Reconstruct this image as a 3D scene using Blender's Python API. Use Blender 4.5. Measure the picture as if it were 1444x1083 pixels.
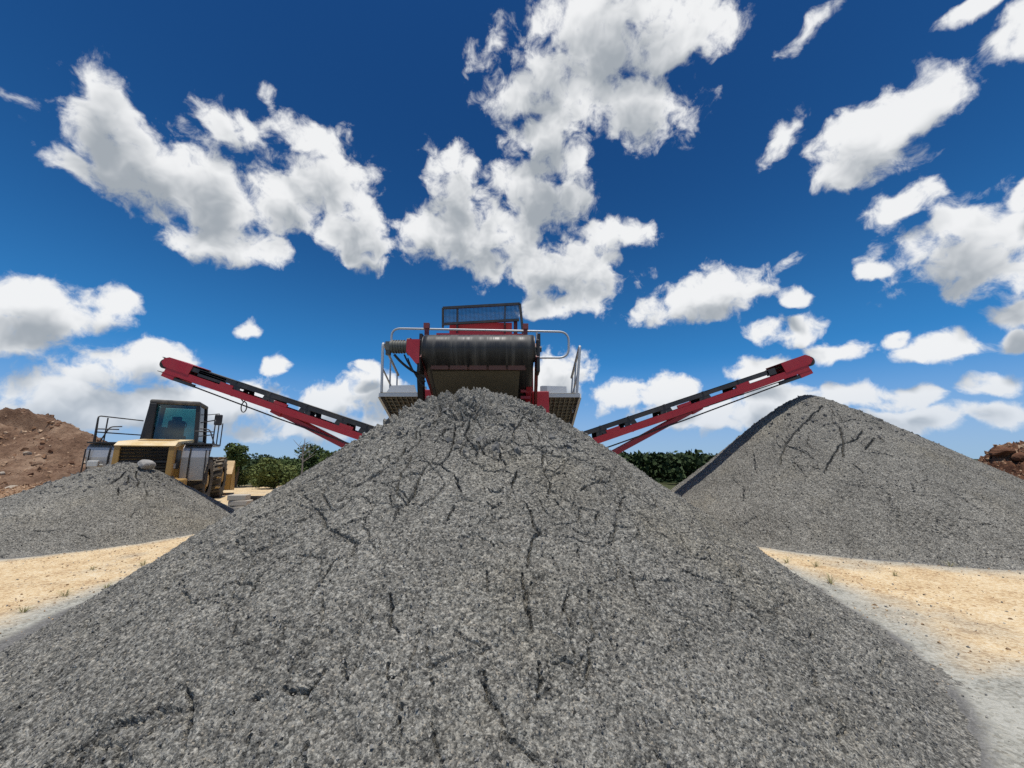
import bpy, math, random
import numpy as np
from mathutils import Vector, Matrix, Euler

for o in list(bpy.data.objects): bpy.data.objects.remove(o, do_unlink=True)
scene = bpy.context.scene
col = scene.collection
R = math.radians
random.seed(7)

# ------------------------------------------------------------------ camera
F, CX, CY, HOR, EYE = 560.0, 722.0, 541.5, 647.0, 1.65      # focal length, centre, horizon row (photo pixels), eye height
PITCH = math.atan((HOR - CY) / F)
cam_d = bpy.data.cameras.new('camera'); cam = bpy.data.objects.new('camera', cam_d); col.objects.link(cam)
cam_d.sensor_width = 36.0; cam_d.lens = F * 36.0 / 1444.0; cam_d.clip_start = 0.05; cam_d.clip_end = 20000
cam.location = (0, 0, EYE); cam.rotation_euler = (math.pi / 2 + PITCH, 0, 0)
scene.camera = cam

def ray(px, py):
    u, v = (px - CX) / F, (CY - py) / F
    return Vector((u, math.cos(PITCH) - v * math.sin(PITCH), math.sin(PITCH) + v * math.cos(PITCH)))
def at(px, py, Y):                       # the point on the upright plane y = Y seen at a pixel
    d = ray(px, py); return Vector((0, 0, EYE)) + d * (Y / d.y)
def on_ground(px, py, z=0.0):
    d = ray(px, py); return Vector((0, 0, EYE)) + d * ((z - EYE) / d.z)

# ------------------------------------------------------------------ sun, exposure
SUN_EL, SUN_AZ = 81.5, 176.0              # azimuth clockwise from +Y
sl = bpy.data.lights.new('sun', 'SUN'); sl.energy = 4.2; sl.angle = R(0.53); sl.color = (1.0, 0.955, 0.89)
sun = bpy.data.objects.new('sun', sl); col.objects.link(sun)
sdir = Vector((math.sin(R(SUN_AZ)) * math.cos(R(SUN_EL)), math.cos(R(SUN_AZ)) * math.cos(R(SUN_EL)), math.sin(R(SUN_EL))))
sun.rotation_euler = sdir.to_track_quat('Z', 'Y').to_euler(); sun.location = (0, 0, 30)
vs = scene.view_settings
vs.view_transform = 'Standard'; vs.look = 'None'; vs.exposure = 0.0; vs.gamma = 1.0; vs.use_curve_mapping = False

# ------------------------------------------------------------------ sky with fair-weather cumulus
world = bpy.data.worlds.new('World'); scene.world = world; world.use_nodes = True
wt = world.node_tree; wt.nodes.clear()
class NT:
    def __init__(s, tree): s.t = tree
    def n(s, kind, **kw):
        nd = s.t.nodes.new(kind)
        for k, v in kw.items(): setattr(nd, k, v)
        return nd
    def link(s, a, b): s.t.links.new(a, b)
    def put(s, sock, v):
        if hasattr(v, 'is_output'): s.t.links.new(v, sock)
        else: sock.default_value = v
    def math(s, op, a, b=None, c=None, clamp=False):
        nd = s.n('ShaderNodeMath', operation=op); nd.use_clamp = clamp
        for i, v in enumerate((a, b, c)):
            if v is not None: s.put(nd.inputs[i], v)
        return nd.outputs[0]
    def vmath(s, op, a, b=None, sc=None):
        nd = s.n('ShaderNodeVectorMath', operation=op); s.put(nd.inputs[0], a)
        if b is not None: s.put(nd.inputs[1], b)
        if sc is not None: s.put(nd.inputs['Scale'], sc)
        return nd.outputs['Value'] if op in ('LENGTH', 'DOT_PRODUCT', 'DISTANCE') else nd.outputs[0]
    def noise(s, vec, scale, detail=5, rough=0.55, out='Fac', lac=2.0, dist=0.0):
        nd = s.n('ShaderNodeTexNoise'); nd.noise_dimensions = '3D'
        if vec is not None: s.put(nd.inputs['Vector'], vec)
        nd.inputs['Scale'].default_value = scale; nd.inputs['Detail'].default_value = detail
        nd.inputs['Roughness'].default_value = rough; nd.inputs['Lacunarity'].default_value = lac
        nd.inputs['Distortion'].default_value = dist
        return nd.outputs[out]
    def remap(s, v, a, b, c=0.0, d=1.0, mode='SMOOTHSTEP'):
        nd = s.n('ShaderNodeMapRange', interpolation_type=mode); s.put(nd.inputs['Value'], v)
        nd.inputs['From Min'].default_value = a; nd.inputs['From Max'].default_value = b
        nd.inputs['To Min'].default_value = c; nd.inputs['To Max'].default_value = d
        return nd.outputs[0]
    def ramp(s, v, stops):
        nd = s.n('ShaderNodeValToRGB'); s.put(nd.inputs[0], v); e = nd.color_ramp.elements
        while len(e) > 1: e.remove(e[-1])
        e[0].position = stops[0][0]; e[0].color = (*stops[0][1], 1)
        for p, c in stops[1:]:
            k = e.new(p); k.color = (*c, 1)
        return nd.outputs[0]
    def mix(s, fac, a, b, mode='MIX'):
        nd = s.n('ShaderNodeMix'); nd.data_type = 'RGBA'; nd.blend_type = mode
        s.put(nd.inputs[0], fac)
        for i, v in ((6, a), (7, b)):
            if isinstance(v, tuple): v = (*v[:3], 1)
            s.put(nd.inputs[i], v)
        return nd.outputs[2]

CLOUDS = [  # centre x, y, half width, half height, turn (deg, clockwise in the photo)
 (150,165,62,58,25),(200,235,125,62,12),(300,275,105,62,20),(330,180,32,58,-20),(330,345,85,34,-4),(455,238,78,62,0),
 (492,305,55,60,25),(508,356,48,30,0),(400,280,85,52,0),(372,134,13,16,0),(90,225,40,26,0),
 (850,55,165,85,0),(770,125,85,52,0),(905,150,75,62,20),(690,146,42,15,0),(950,60,60,50,0),(770,190,78,42,-32),(636,265,48,58,0),
 (765,262,78,80,0),(690,340,118,62,8),(790,372,100,54,8),(880,330,52,24,20),(790,432,62,20,4),(600,325,34,30,0),
 (1300,150,105,40,-32),(1225,195,90,50,-28),(1200,235,50,28,0),(1135,48,62,13,-36),(1102,195,16,42,25),(1280,285,62,26,-22),
 (1345,345,130,58,-8),(1235,385,34,17,0),(1405,400,95,42,0),(1440,45,62,36,-20),(1385,3,42,18,0),(1385,270,32,14,-20),(1444,270,20,36,0),
 (985,420,98,36,-10),(1095,375,55,13,-15),(1110,464,55,22,0),(1118,420,18,22,-40),(1330,490,72,22,0),(1435,483,40,16,0),(1270,478,22,14,0),
 (1385,540,48,18,0),(1428,440,62,26,0),(1290,500,36,14,0),
 (50,430,130,44,-4),(150,420,60,24,-6),(20,470,90,34,0),(352,468,28,14,0),(388,513,21,15,-10),(520,516,18,11,0),
 (150,520,85,40,0),(225,505,60,34,0),(70,560,120,46,0),(200,575,150,40,0),(330,570,90,32,0),(480,565,75,32,0),(530,545,45,32,0),
 (790,530,62,38,0),(900,555,75,24,0),(962,552,34,22,0),(1180,497,44,17,0),(1090,560,80,26,0),(1075,520,50,18,0),(1235,560,80,22,0),(1300,555,40,16,0),
 (1000,585,140,22,0),(1280,590,120,18,0),(430,600,160,24,0),(620,590,90,30,0),(1400,585,80,20,0),(20,600,90,24,0)]


W = NT(wt)
tc = W.n('ShaderNodeTexCoord'); dirv = tc.outputs['Generated']
zsep = W.n('ShaderNodeSeparateXYZ'); W.link(dirv, zsep.inputs[0]); DX, DY, DZ = zsep.outputs
w2 = W.vmath('SUBTRACT', W.noise(dirv, 20.0, 1, 0.55, 'Color'), (0.5, 0.5, 0.5))
wv = W.vmath('ADD', dirv, W.vmath('SCALE', w2, sc=0.034))
UP = (0.0, -0.010, 0.050)
wv_up = W.vmath('ADD', wv, UP)
fb = W.math('SUBTRACT', W.noise(wv, 15.0, 7, 0.60), 0.5)
fb_up = W.math('SUBTRACT', W.noise(wv_up, 15.0, 3, 0.58), 0.5)
fl = W.math('SUBTRACT', W.noise(dirv, 6.0, 1, 0.5), 0.5)
low = W.remap(DZ, 0.0, 0.20, 1.0, 0.0)
sky = W.n('ShaderNodeTexSky', sky_type='NISHITA'); sky.sun_disc = False
sky.sun_elevation = R(SUN_EL); sky.sun_rotation = R(SUN_AZ); sky.altitude = 300; sky.air_density = 1.0; sky.dust_density = 0.2; sky.ozone_density = 2.0
# the phone's contrasty rendering of blue sky: one tone curve for the whole sky
mid, tgt = (0.088, 0.199, 0.434), (0.024, 0.145, 0.420)      # sky radiance at mid height, before and after the curve
skc = W.mix(1.0, sky.outputs[0], tuple(0.09 * a / p for a, p in zip((0.66, 0.90, 1.10), mid)), 'MULTIPLY')
gam = W.n('ShaderNodeGamma'); W.link(skc, gam.inputs[0]); gam.inputs[1].default_value = 3.5
den_ = W.mix(1.0, W.mix(1.0, gam.outputs[0], (0.8, 0.8, 0.8), 'MULTIPLY'), (1.0, 1.0, 1.0), 'ADD')
skc = W.mix(1.0, W.mix(1.0, gam.outputs[0], den_, 'DIVIDE'), tuple(1.8 * t_ / 0.09 for t_ in tgt), 'MULTIPLY')
hs = W.n('ShaderNodeHueSaturation'); W.link(skc, hs.inputs['Color']); hs.inputs['Saturation'].default_value = 1.0; hs.inputs['Value'].default_value = 1.0
bg = W.n('ShaderNodeBackground'); W.link(hs.outputs[0], bg.inputs[0]); bg.inputs[1].default_value = 0.09
haze_f = W.remap(DZ, -0.02, 0.24, 0.80, 0.0)
def cloud_shader(acc, acc_up):
    d0 = W.math('ADD', W.math('MINIMUM', acc, 0.55), W.math('MULTIPLY', fb, 2.3))
    alpha = W.remap(d0, -0.02, 0.46)
    body = W.math('MINIMUM', W.math('MAXIMUM', acu, -0.3), 0.8)
    thick = W.math('ADD', W.math('MULTIPLY', body, 0.85), W.math('ADD', W.math('MULTIPLY', fb_up, 1.25), W.math('MULTIPLY', fl, 0.9)))
    shade = W.remap(thick, 0.02, 0.84)
    cc_ = W.mix(shade, (0.97, 0.98, 0.985), (0.40, 0.44, 0.48))
    cc_ = W.mix(W.math('MULTIPLY', low, 0.50), cc_, (0.50, 0.61, 0.76))
    hz = W.n('ShaderNodeBackground'); hz.inputs[0].default_value = (0.40, 0.55, 0.74, 1)
    m0 = W.n('ShaderNodeMixShader'); W.link(haze_f, m0.inputs[0]); W.link(bg.outputs[0], m0.inputs[1]); W.link(hz.outputs[0], m0.inputs[2])
    bc = W.n('ShaderNodeBackground'); W.link(cc_, bc.inputs[0]); bc.inputs[1].default_value = 0.93
    mx = W.n('ShaderNodeMixShader'); W.link(W.math('MULTIPLY', alpha, 0.97), mx.inputs[0]); W.link(m0.outputs[0], mx.inputs[1]); W.link(bc.outputs[0], mx.inputs[2])
    return mx.outputs[0]
LOBES = []
for (x, y, a, b, t) in CLOUDS:
    ct, st = math.cos(R(t)), math.sin(R(t)); e = 1.06
    u = (ray(x + a * ct, y + a * st).normalized() - ray(x - a * ct, y - a * st).normalized()) / 2
    v = (ray(x - b * st, y + b * ct).normalized() - ray(x + b * st, y - b * ct).normalized()) / 2
    thin = 0.78 if min(a, b) < 16.5 and y < 430 else 0.0      # torn wisps stay faint
    LOBES.append((ray(x, y).normalized(), u * e * (1 + thin * .6), v * e * (1 + thin * .6), thin))
# fair-weather clouds of the same size go on outside the photograph
off = W.math('MULTIPLY', W.remap(W.vmath('DOT_PRODUCT', dirv, ray(CX, 330).normalized()), 0.50, 0.30, -4.0, 0.0), 1.0)
gen = W.math('ADD', W.math('MULTIPLY', W.math('SUBTRACT', W.noise(wv, 3.4, 2, 0.5), 0.55), 5.0), off)
gen_up = W.math('SUBTRACT', gen, 0.12)
g = bpy.data.node_groups.new('cloud_lobes', 'ShaderNodeTree')  # distance in units of each lobe's size; the same again a little higher up, for self-shading
g.interface.new_socket('Vector', in_out='INPUT', socket_type='NodeSocketVector')
for nm_ in ('Here', 'Above'): g.interface.new_socket(nm_, in_out='OUTPUT', socket_type='NodeSocketFloat')
G = NT(g); gx = G.n('NodeGroupInput').outputs[0]; acc = acu = None; UPV = Vector(UP)
for (c, u, v, ext) in LOBES:
    uu, vv = u / u.length_squared, v / v.length_squared
    cb = G.n('ShaderNodeCombineXYZ'); G.link(G.vmath('DOT_PRODUCT', gx, uu), cb.inputs[0]); G.link(G.vmath('DOT_PRODUCT', gx, vv), cb.inputs[1])
    d = G.vmath('DISTANCE', cb.outputs[0], (c.dot(uu), c.dot(vv), ext)); acc = d if acc is None else G.math('SMOOTH_MIN', acc, d, 0.16)
    e_ = c - UPV; d = G.vmath('DISTANCE', cb.outputs[0], (e_.dot(uu), e_.dot(vv), ext)); acu = d if acu is None else G.math('MINIMUM', acu, d)
gout = G.n('NodeGroupOutput'); G.link(acc, gout.inputs[0]); G.link(acu, gout.inputs[1])
nd = W.n('ShaderNodeGroup'); nd.node_tree = g; W.link(wv, nd.inputs[0])
acc = W.math('MAXIMUM', W.math('SUBTRACT', 1.0, nd.outputs[0]), gen); acu = W.math('MAXIMUM', W.math('SUBTRACT', 1.0, nd.outputs[1]), gen_up)
wo = W.n('ShaderNodeOutputWorld'); W.link(cloud_shader(acc, acu), wo.inputs[0])
world.cycles.sampling_method = 'NONE'                       # the sky is broad and soft: rays that leave the scene sample it well enough
scene.cycles.use_denoising = False; scene.cycles.max_bounces = 6; scene.cycles.diffuse_bounces = 2; scene.cycles.glossy_bounces = 3; scene.cycles.transparent_max_bounces = 8

# ------------------------------------------------------------------ numpy noise
def _h(ix, iy, s=0):
    n = (ix.astype(np.int64) * 374761393 + iy.astype(np.int64) * 668265263 + s * 974634777) & 0xFFFFFFFF
    n = ((n ^ (n >> 13)) * 1274126177) & 0xFFFFFFFF
    return ((n ^ (n >> 16)) & 0xFFFFFF).astype(np.float32) / 16777215.0
def vn(x, y, s=0):                       # value noise, -1..1
    ix, iy = np.floor(x), np.floor(y); fx, fy = (x - ix).astype(np.float32), (y - iy).astype(np.float32)
    fx = fx * fx * (3 - 2 * fx); fy = fy * fy * (3 - 2 * fy)
    a, b, c, d = _h(ix, iy, s), _h(ix + 1, iy, s), _h(ix, iy + 1, s), _h(ix + 1, iy + 1, s)
    return (a + (b - a) * fx + (c - a) * fy + (a - b - c + d) * fx * fy) * 2 - 1
def fbm(x, y, o=4, s=0, g=0.5):
    r, a, t = 0, 1.0, 0
    for i in range(o):
        r = r + a * vn(x * 2 ** i * 1.03 + i * 17.3, y * 2 ** i * 0.98 - i * 9.1, s + i); t += a; a *= g
    return r / t
def worley(x, y, s=0):                   # distance to nearest feature point, 0..~1
    ix, iy = np.floor(x), np.floor(y); best = np.full(x.shape, 9.0, np.float32)
    for dx in (-1, 0, 1):
        for dy in (-1, 0, 1):
            px = ix + dx + _h(ix + dx, iy + dy, s); py = iy + dy + _h(ix + dx, iy + dy, s + 50)
            best = np.minimum(best, (px - x) ** 2 + (py - y) ** 2)
    return np.sqrt(best)
def sstep(x, a, b):
    t = np.clip((x - a) / (b - a), 0, 1); return t * t * (3 - 2 * t)

# ------------------------------------------------------------------ objects, tags, mesh builder
def tag(o, label=None, cat=None, group=None, kind=None):
    if label: o['label'] = label
    if cat: o['category'] = cat
    if group: o['group'] = group
    if kind: o['kind'] = kind
    return o
def empty(name, loc, rz=0):
    o = bpy.data.objects.new(name, None); col.objects.link(o); o.location = loc; o.rotation_euler = (0, 0, rz); o.empty_display_size = 0.3
    return o
def mesh_np(name, V, Fc, mat, parent=None, attrs=None, smooth=False, loc=None):
    V = np.asarray(V, np.float32); Fc = np.asarray(Fc, np.int32); k = Fc.shape[1]
    me = bpy.data.meshes.new(name)
    me.vertices.add(len(V)); me.vertices.foreach_set('co', V.ravel())
    me.loops.add(Fc.size); me.loops.foreach_set('vertex_index', Fc.ravel())
    me.polygons.add(len(Fc)); me.polygons.foreach_set('loop_start', np.arange(0, Fc.size, k, dtype=np.int32))
    me.polygons.foreach_set('use_smooth', np.full(len(Fc), smooth))
    me.update(calc_edges=True)
    for kname, arr in (attrs or {}).items():
        at_ = me.attributes.new(kname, 'FLOAT', 'POINT'); at_.data.foreach_set('value', np.asarray(arr, np.float32))
    me.materials.append(mat)
    o = bpy.data.objects.new(name, me); col.objects.link(o)
    if parent: o.parent = parent
    if loc is not None: o.location = loc
    return o
class MB:
    def __init__(s, org=(0, 0, 0)): s.v = []; s.f = []; s.sm = []; s.org = Vector(org)
    def add(s, vs_, fs_, smooth=False):
        n = len(s.v); s.v += [Vector(p) - s.org for p in vs_]
        for f_ in fs_: s.f.append([n + i for i in f_]); s.sm.append(smooth)
        return s
    def box(s, c, size, m=None, bev=0.0):
        x, y, z = [k / 2 for k in size]; c = Vector(c)
        if bev <= 0:
            P = [Vector((sx * x, sy * y, sz * z)) for sz in (-1, 1) for sy in (-1, 1) for sx in (-1, 1)]
            Q = [(0, 2, 3, 1), (4, 5, 7, 6), (0, 1, 5, 4), (2, 6, 7, 3), (0, 4, 6, 2), (1, 3, 7, 5)]
        else:
            import bmesh
            bm = bmesh.new(); bmesh.ops.create_cube(bm, size=1.0)
            for v in bm.verts: v.co = Vector((v.co.x * size[0], v.co.y * size[1], v.co.z * size[2]))
            bmesh.ops.bevel(bm, geom=list(bm.edges), offset=bev, segments=2, affect='EDGES', profile=0.5)
            bm.verts.index_update(); P = [v.co.copy() for v in bm.verts]; Q = [[v.index for v in f_.verts] for f_ in bm.faces]; bm.free()
        if m is not None: P = [m @ p for p in P]
        return s.add([c + p for p in P], Q)
    def beam(s, a, b, w, h, up=(0, 0, 1), bev=0.0):      # w across, h along up
        a, b = Vector(a), Vector(b); d = b - a; L = d.length; d.normalize(); up = Vector(up)
        if abs(d.dot(up)) > 0.98: up = Vector((0, 1, 0))
        x = d.cross(up).normalized(); z = x.cross(d).normalized()
        m = Matrix((x, d, z)).transposed()
        return s.box((a + b) / 2, (w, L, h), m, bev)
    def tube(s, pts, r, n=8, cap=True, rad=None):
        pts = [Vector(p) for p in pts]; V = []; Q = []; prev = None
        for i, p in enumerate(pts):
            d = (pts[min(i + 1, len(pts) - 1)] - pts[max(i - 1, 0)]).normalized()
            if prev is None:
                u = d.cross(Vector((0, 0, 1)))
                if u.length < 0.1: u = d.cross(Vector((1, 0, 0)))
            else: u = prev - d * prev.dot(d)
            u.normalize(); prev = u; w = d.cross(u)
            rr = rad[i] if rad else r
            V += [p + (u * math.cos(2 * math.pi * k / n) + w * math.sin(2 * math.pi * k / n)) * rr for k in range(n)]
        for i in range(len(pts) - 1):
            for k in range(n): Q.append((i * n + k, i * n + (k + 1) % n, (i + 1) * n + (k + 1) % n, (i + 1) * n + k))
        s.add(V, Q, True)
        if cap:
            s.add(V[:n], [tuple(range(n - 1, -1, -1))]); s.add(V[-n:], [tuple(range(n))])
        return s
    def cyl(s, a, b, r, n=20, r2=None): return s.tube([a, b], r, n, True, [r, r if r2 is None else r2])
    def prism(s, poly, vec_):                             # planar polygon pushed along a vector
        n = len(poly); A = [Vector(p) for p in poly]; B = [p + Vector(vec_) for p in A]
        return s.add(A + B, [tuple(range(n - 1, -1, -1)), tuple(range(n, 2 * n))] + [(i, (i + 1) % n, n + (i + 1) % n, n + i) for i in range(n)])
    def build(s, name, mat, parent=None, kind=None):
        me = bpy.data.meshes.new(name); me.from_pydata([tuple(v) for v in s.v], [], s.f); me.update()
        me.polygons.foreach_set('use_smooth', s.sm)
        import bmesh
        bm = bmesh.new(); bm.from_mesh(me); bmesh.ops.recalc_face_normals(bm, faces=bm.faces); bm.to_mesh(me); bm.free()
        me.materials.append(mat)
        o = bpy.data.objects.new(name, me); col.objects.link(o)
        if parent: o.parent = parent
        else: o.location = s.org
        if kind: o['kind'] = kind
        return o
def arc(c, u, v, r, a0, a1, n=8):
    c, u, v = Vector(c), Vector(u), Vector(v)
    return [c + (u * math.cos(R(a0 + (a1 - a0) * i / n)) + v * math.sin(R(a0 + (a1 - a0) * i / n))) * r for i in range(n + 1)]
def rounded(pts, r=0.1, n=5):                             # polyline with rounded corners
    pts = [Vector(p) for p in pts]; out = [pts[0]]
    for i in range(1, len(pts) - 1):
        p = pts[i]; a = (pts[i - 1] - p); b = (pts[i + 1] - p); k = min(r, a.length * .45, b.length * .45)
        p0 = p + a.normalized() * k; p1 = p + b.normalized() * k
        for j in range(n + 1):
            t = j / n; out.append(p0 * (1 - t) ** 2 + p * 2 * t * (1 - t) + p1 * t * t)
    return out + [pts[-1]]

# ------------------------------------------------------------------ materials
def mat(name):
    m = bpy.data.materials.new(name); m.use_nodes = True; t = m.node_tree; t.nodes.clear(); N = NT(t)
    b = N.n('ShaderNodeBsdfPrincipled'); o = N.n('ShaderNodeOutputMaterial'); N.link(b.outputs[0], o.inputs[0])
    return m, N, b
def bump(N, b, h, strength=0.5, dist=0.01):
    nd = N.n('ShaderNodeBump'); nd.inputs['Strength'].default_value = strength; nd.inputs['Distance'].default_value = dist
    N.link(h, nd.inputs['Height']); N.link(nd.outputs[0], b.inputs['Normal'])
def painted(name, c, dust=(0.36, 0.31, 0.24), rough=0.45, metal=0.0, amt=0.5, scale=3.0):
    m, N, b = mat(name); tcn = N.n('ShaderNodeTexCoord'); v = tcn.outputs['Object']
    n1 = N.noise(v, scale, 6, 0.65); n2 = N.noise(v, scale * 14, 4, 0.6)
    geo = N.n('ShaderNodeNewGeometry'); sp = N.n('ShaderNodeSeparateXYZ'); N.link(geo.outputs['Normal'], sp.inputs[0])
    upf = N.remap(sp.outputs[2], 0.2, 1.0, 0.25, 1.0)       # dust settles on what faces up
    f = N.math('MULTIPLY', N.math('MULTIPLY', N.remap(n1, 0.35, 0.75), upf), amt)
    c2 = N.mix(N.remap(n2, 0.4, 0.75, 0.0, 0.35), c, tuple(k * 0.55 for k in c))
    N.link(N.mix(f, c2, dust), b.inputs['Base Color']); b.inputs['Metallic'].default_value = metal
    N.link(N.math('ADD', N.math('MULTIPLY', f, 0.35), rough, clamp=True), b.inputs['Roughness'])
    bump(N, b, n2, 0.15, 0.004)
    return m
RED = painted('red_paint', (0.36, 0.010, 0.019), amt=0.2)
BLK = painted('matt_black', (0.010, 0.010, 0.011), amt=0.10, rough=0.5)
DRED = painted('dark_red_paint', (0.16, 0.012, 0.016), amt=0.45)
DARK = painted('black_steel', (0.018, 0.018, 0.02), amt=0.35, rough=0.5)
GALV = painted('galvanised', (0.42, 0.44, 0.45), dust=(0.42, 0.39, 0.33), rough=0.42, metal=0.25, amt=0.5, scale=6)
OLIVE = painted('dusty_brown_steel', (0.10, 0.085, 0.055), dust=(0.2, 0.16, 0.11), amt=0.6, rough=0.7)
GRAT = painted('dusty_grating', (0.24, 0.215, 0.165), dust=(0.3, 0.26, 0.2), amt=0.6, rough=0.7)
RUST = painted('rusty_red', (0.15, 0.065, 0.05), dust=(0.25, 0.17, 0.12), amt=0.6, rough=0.7, scale=8)
MOTOR = painted('motor_grey', (0.07, 0.075, 0.065), amt=0.6, rough=0.55)
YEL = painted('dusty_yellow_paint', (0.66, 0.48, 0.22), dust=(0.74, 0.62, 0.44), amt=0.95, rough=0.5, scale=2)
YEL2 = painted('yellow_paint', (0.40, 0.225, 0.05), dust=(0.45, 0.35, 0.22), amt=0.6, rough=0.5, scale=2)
SILV = painted('bare_metal_guard', (0.48, 0.47, 0.45), dust=(0.45, 0.42, 0.37), amt=0.4, rough=0.36, metal=0.5, scale=3)
RUB = painted('black_rubber', (0.022, 0.022, 0.023), dust=(0.2, 0.18, 0.15), amt=0.7, rough=0.8)
TYRE = painted('dusty_tyre', (0.04, 0.037, 0.033), dust=(0.42, 0.34, 0.24), amt=1.0, rough=0.9, scale=4)
SEAT = painted('seat_fabric', (0.02, 0.022, 0.028), amt=0.2, rough=0.9)
CONC = painted('pale_concrete', (0.46, 0.42, 0.36), dust=(0.5, 0.42, 0.3), amt=0.6, rough=0.9, scale=5)
LAMP = painted('lamp_glass', (0.55, 0.55, 0.52), amt=0.3, rough=0.2)

def belt_mat():
    m, N, b = mat('conveyor_belt'); tcn = N.n('ShaderNodeTexCoord')
    mp = N.n('ShaderNodeMapping'); N.link(tcn.outputs['Object'], mp.inputs[0]); mp.inputs['Scale'].default_value = (4, 0.2, 0.2)
    n = N.noise(mp.outputs[0], 1.6, 7, 0.72); n2 = N.noise(tcn.outputs['Object'], 30, 4, 0.6)
    c = N.ramp(n, [(0.36, (0.012, 0.012, 0.013)), (0.52, (0.028, 0.028, 0.027)), (0.72, (0.12, 0.115, 0.105))])
    N.link(c, b.inputs['Base Color']); N.link(N.remap(n, 0.3, 0.7, 0.38, 0.75), b.inputs['Roughness'])
    bump(N, b, n2, 0.2, 0.003); return m
BELT = belt_mat()
def glass_mat():
    m = bpy.data.materials.new('tinted_glass'); m.use_nodes = True; t = m.node_tree; t.nodes.clear(); N = NT(t)
    tr = N.n('ShaderNodeBsdfTransparent'); tr.inputs[0].default_value = (0.42, 0.62, 0.62, 1)
    gl = N.n('ShaderNodeBsdfGlossy'); gl.inputs['Roughness'].default_value = 0.05
    fr = N.n('ShaderNodeFresnel'); fr.inputs[0].default_value = 1.5
    mxn = N.n('ShaderNodeMixShader'); N.link(N.math('ADD', fr.outputs[0], 0.03), mxn.inputs[0]); N.link(tr.outputs[0], mxn.inputs[1]); N.link(gl.outputs[0], mxn.inputs[2])
    o = N.n('ShaderNodeOutputMaterial'); N.link(mxn.outputs[0], o.inputs[0]); return m
GLASS = glass_mat()

def gravel_mat(name, gain=1.0, warm=0.0):
    m, N, b = mat(name); tcn = N.n('ShaderNodeTexCoord'); v = tcn.outputs['Object']
    wv_ = N.vmath('ADD', v, N.vmath('SCALE', N.noise(v, 60, 2, 0.5, 'Color'), sc=0.01))
    vo = N.n('ShaderNodeTexVoronoi'); N.link(wv_, vo.inputs['Vector']); vo.inputs['Scale'].default_value = 55
    vf = N.n('ShaderNodeTexVoronoi'); N.link(wv_, vf.inputs['Vector']); vf.inputs['Scale'].default_value = 120
    n = N.noise(v, 52, 5, 0.72); nl = N.noise(v, 1.3, 4, 0.6); nm = N.noise(v, 9, 4, 0.65)
    sp = N.n('ShaderNodeSeparateColor'); N.link(vo.outputs['Color'], sp.inputs[0])
    sf = N.n('ShaderNodeSeparateColor'); N.link(vf.outputs['Color'], sf.inputs[0])
    k = N.math('ADD', N.math('MULTIPLY', n, 0.75), N.math('ADD', N.math('MULTIPLY', sp.outputs[0], 0.22), N.math('MULTIPLY', sf.outputs[0], 0.2)))
    k = N.math('ADD', k, N.math('MULTIPLY', N.math('SUBTRACT', nl, 0.5), 0.22))
    k = N.math('ADD', k, N.math('MULTIPLY', N.math('SUBTRACT', nm, 0.5), 0.25))
    q = gain
    c = N.ramp(k, [(0.36, (0.036*q, 0.036*q, 0.035*q)), (0.49, (0.115*q, 0.114*q, 0.108*q)), (0.60, (0.19*q, 0.187*q, 0.176*q)), (0.72, (0.33*q, 0.325*q, 0.305*q)), (0.88, (0.52*q, 0.51*q, 0.48*q))])
    tint = N.remap(N.noise(v, 0.55, 3, 0.6), 0.5, 0.75, 0.0, 0.5 + warm)
    c = N.mix(1.0, c, (1.03, 1.0, 0.92), 'MULTIPLY'); c = N.mix(tint, c, N.mix(1.0, c, (1.10, 1.03, 0.88), 'MULTIPLY'))
    chip = N.math('GREATER_THAN', sf.outputs[1], 0.965)
    c = N.mix(N.math('MULTIPLY', chip, 0.7), c, (0.42, 0.37, 0.29))
    N.link(c, b.inputs['Base Color']); b.inputs['Roughness'].default_value = 0.92; b.inputs['Specular IOR Level'].default_value = 0.25
    hgt = N.math('ADD', N.math('MULTIPLY', n, 1.0), N.math('ADD', N.math('MULTIPLY', vo.outputs['Distance'], -0.6), N.math('MULTIPLY', vf.outputs['Distance'], -0.35)))
    bump(N, b, hgt, 0.9, 0.014)
    return m
GRAVEL = gravel_mat('grey_crusher_dust', 0.94)
def chip_mat(name, stops):
    m, N, b = mat(name); a = N.n('ShaderNodeAttribute'); a.attribute_name = 'tint'
    N.link(N.ramp(a.outputs['Fac'], stops), b.inputs['Base Color']); b.inputs['Roughness'].default_value = 0.9; b.inputs['Specular IOR Level'].default_value = 0.25
    return m
CHIP = chip_mat('stone_chips', [(0.0, (0.07, 0.068, 0.064)), (0.5, (0.15, 0.147, 0.138)), (0.85, (0.26, 0.25, 0.23)), (1.0, (0.42, 0.39, 0.33))])
BCHIP = chip_mat('brown_chips', [(0.0, (0.12, 0.06, 0.035)), (0.5, (0.26, 0.15, 0.085)), (1.0, (0.5, 0.36, 0.24))])
SCHIP = chip_mat('buff_chips', [(0.0, (0.26, 0.17, 0.10)), (0.5, (0.55, 0.40, 0.24)), (1.0, (0.68, 0.58, 0.46))])
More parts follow.
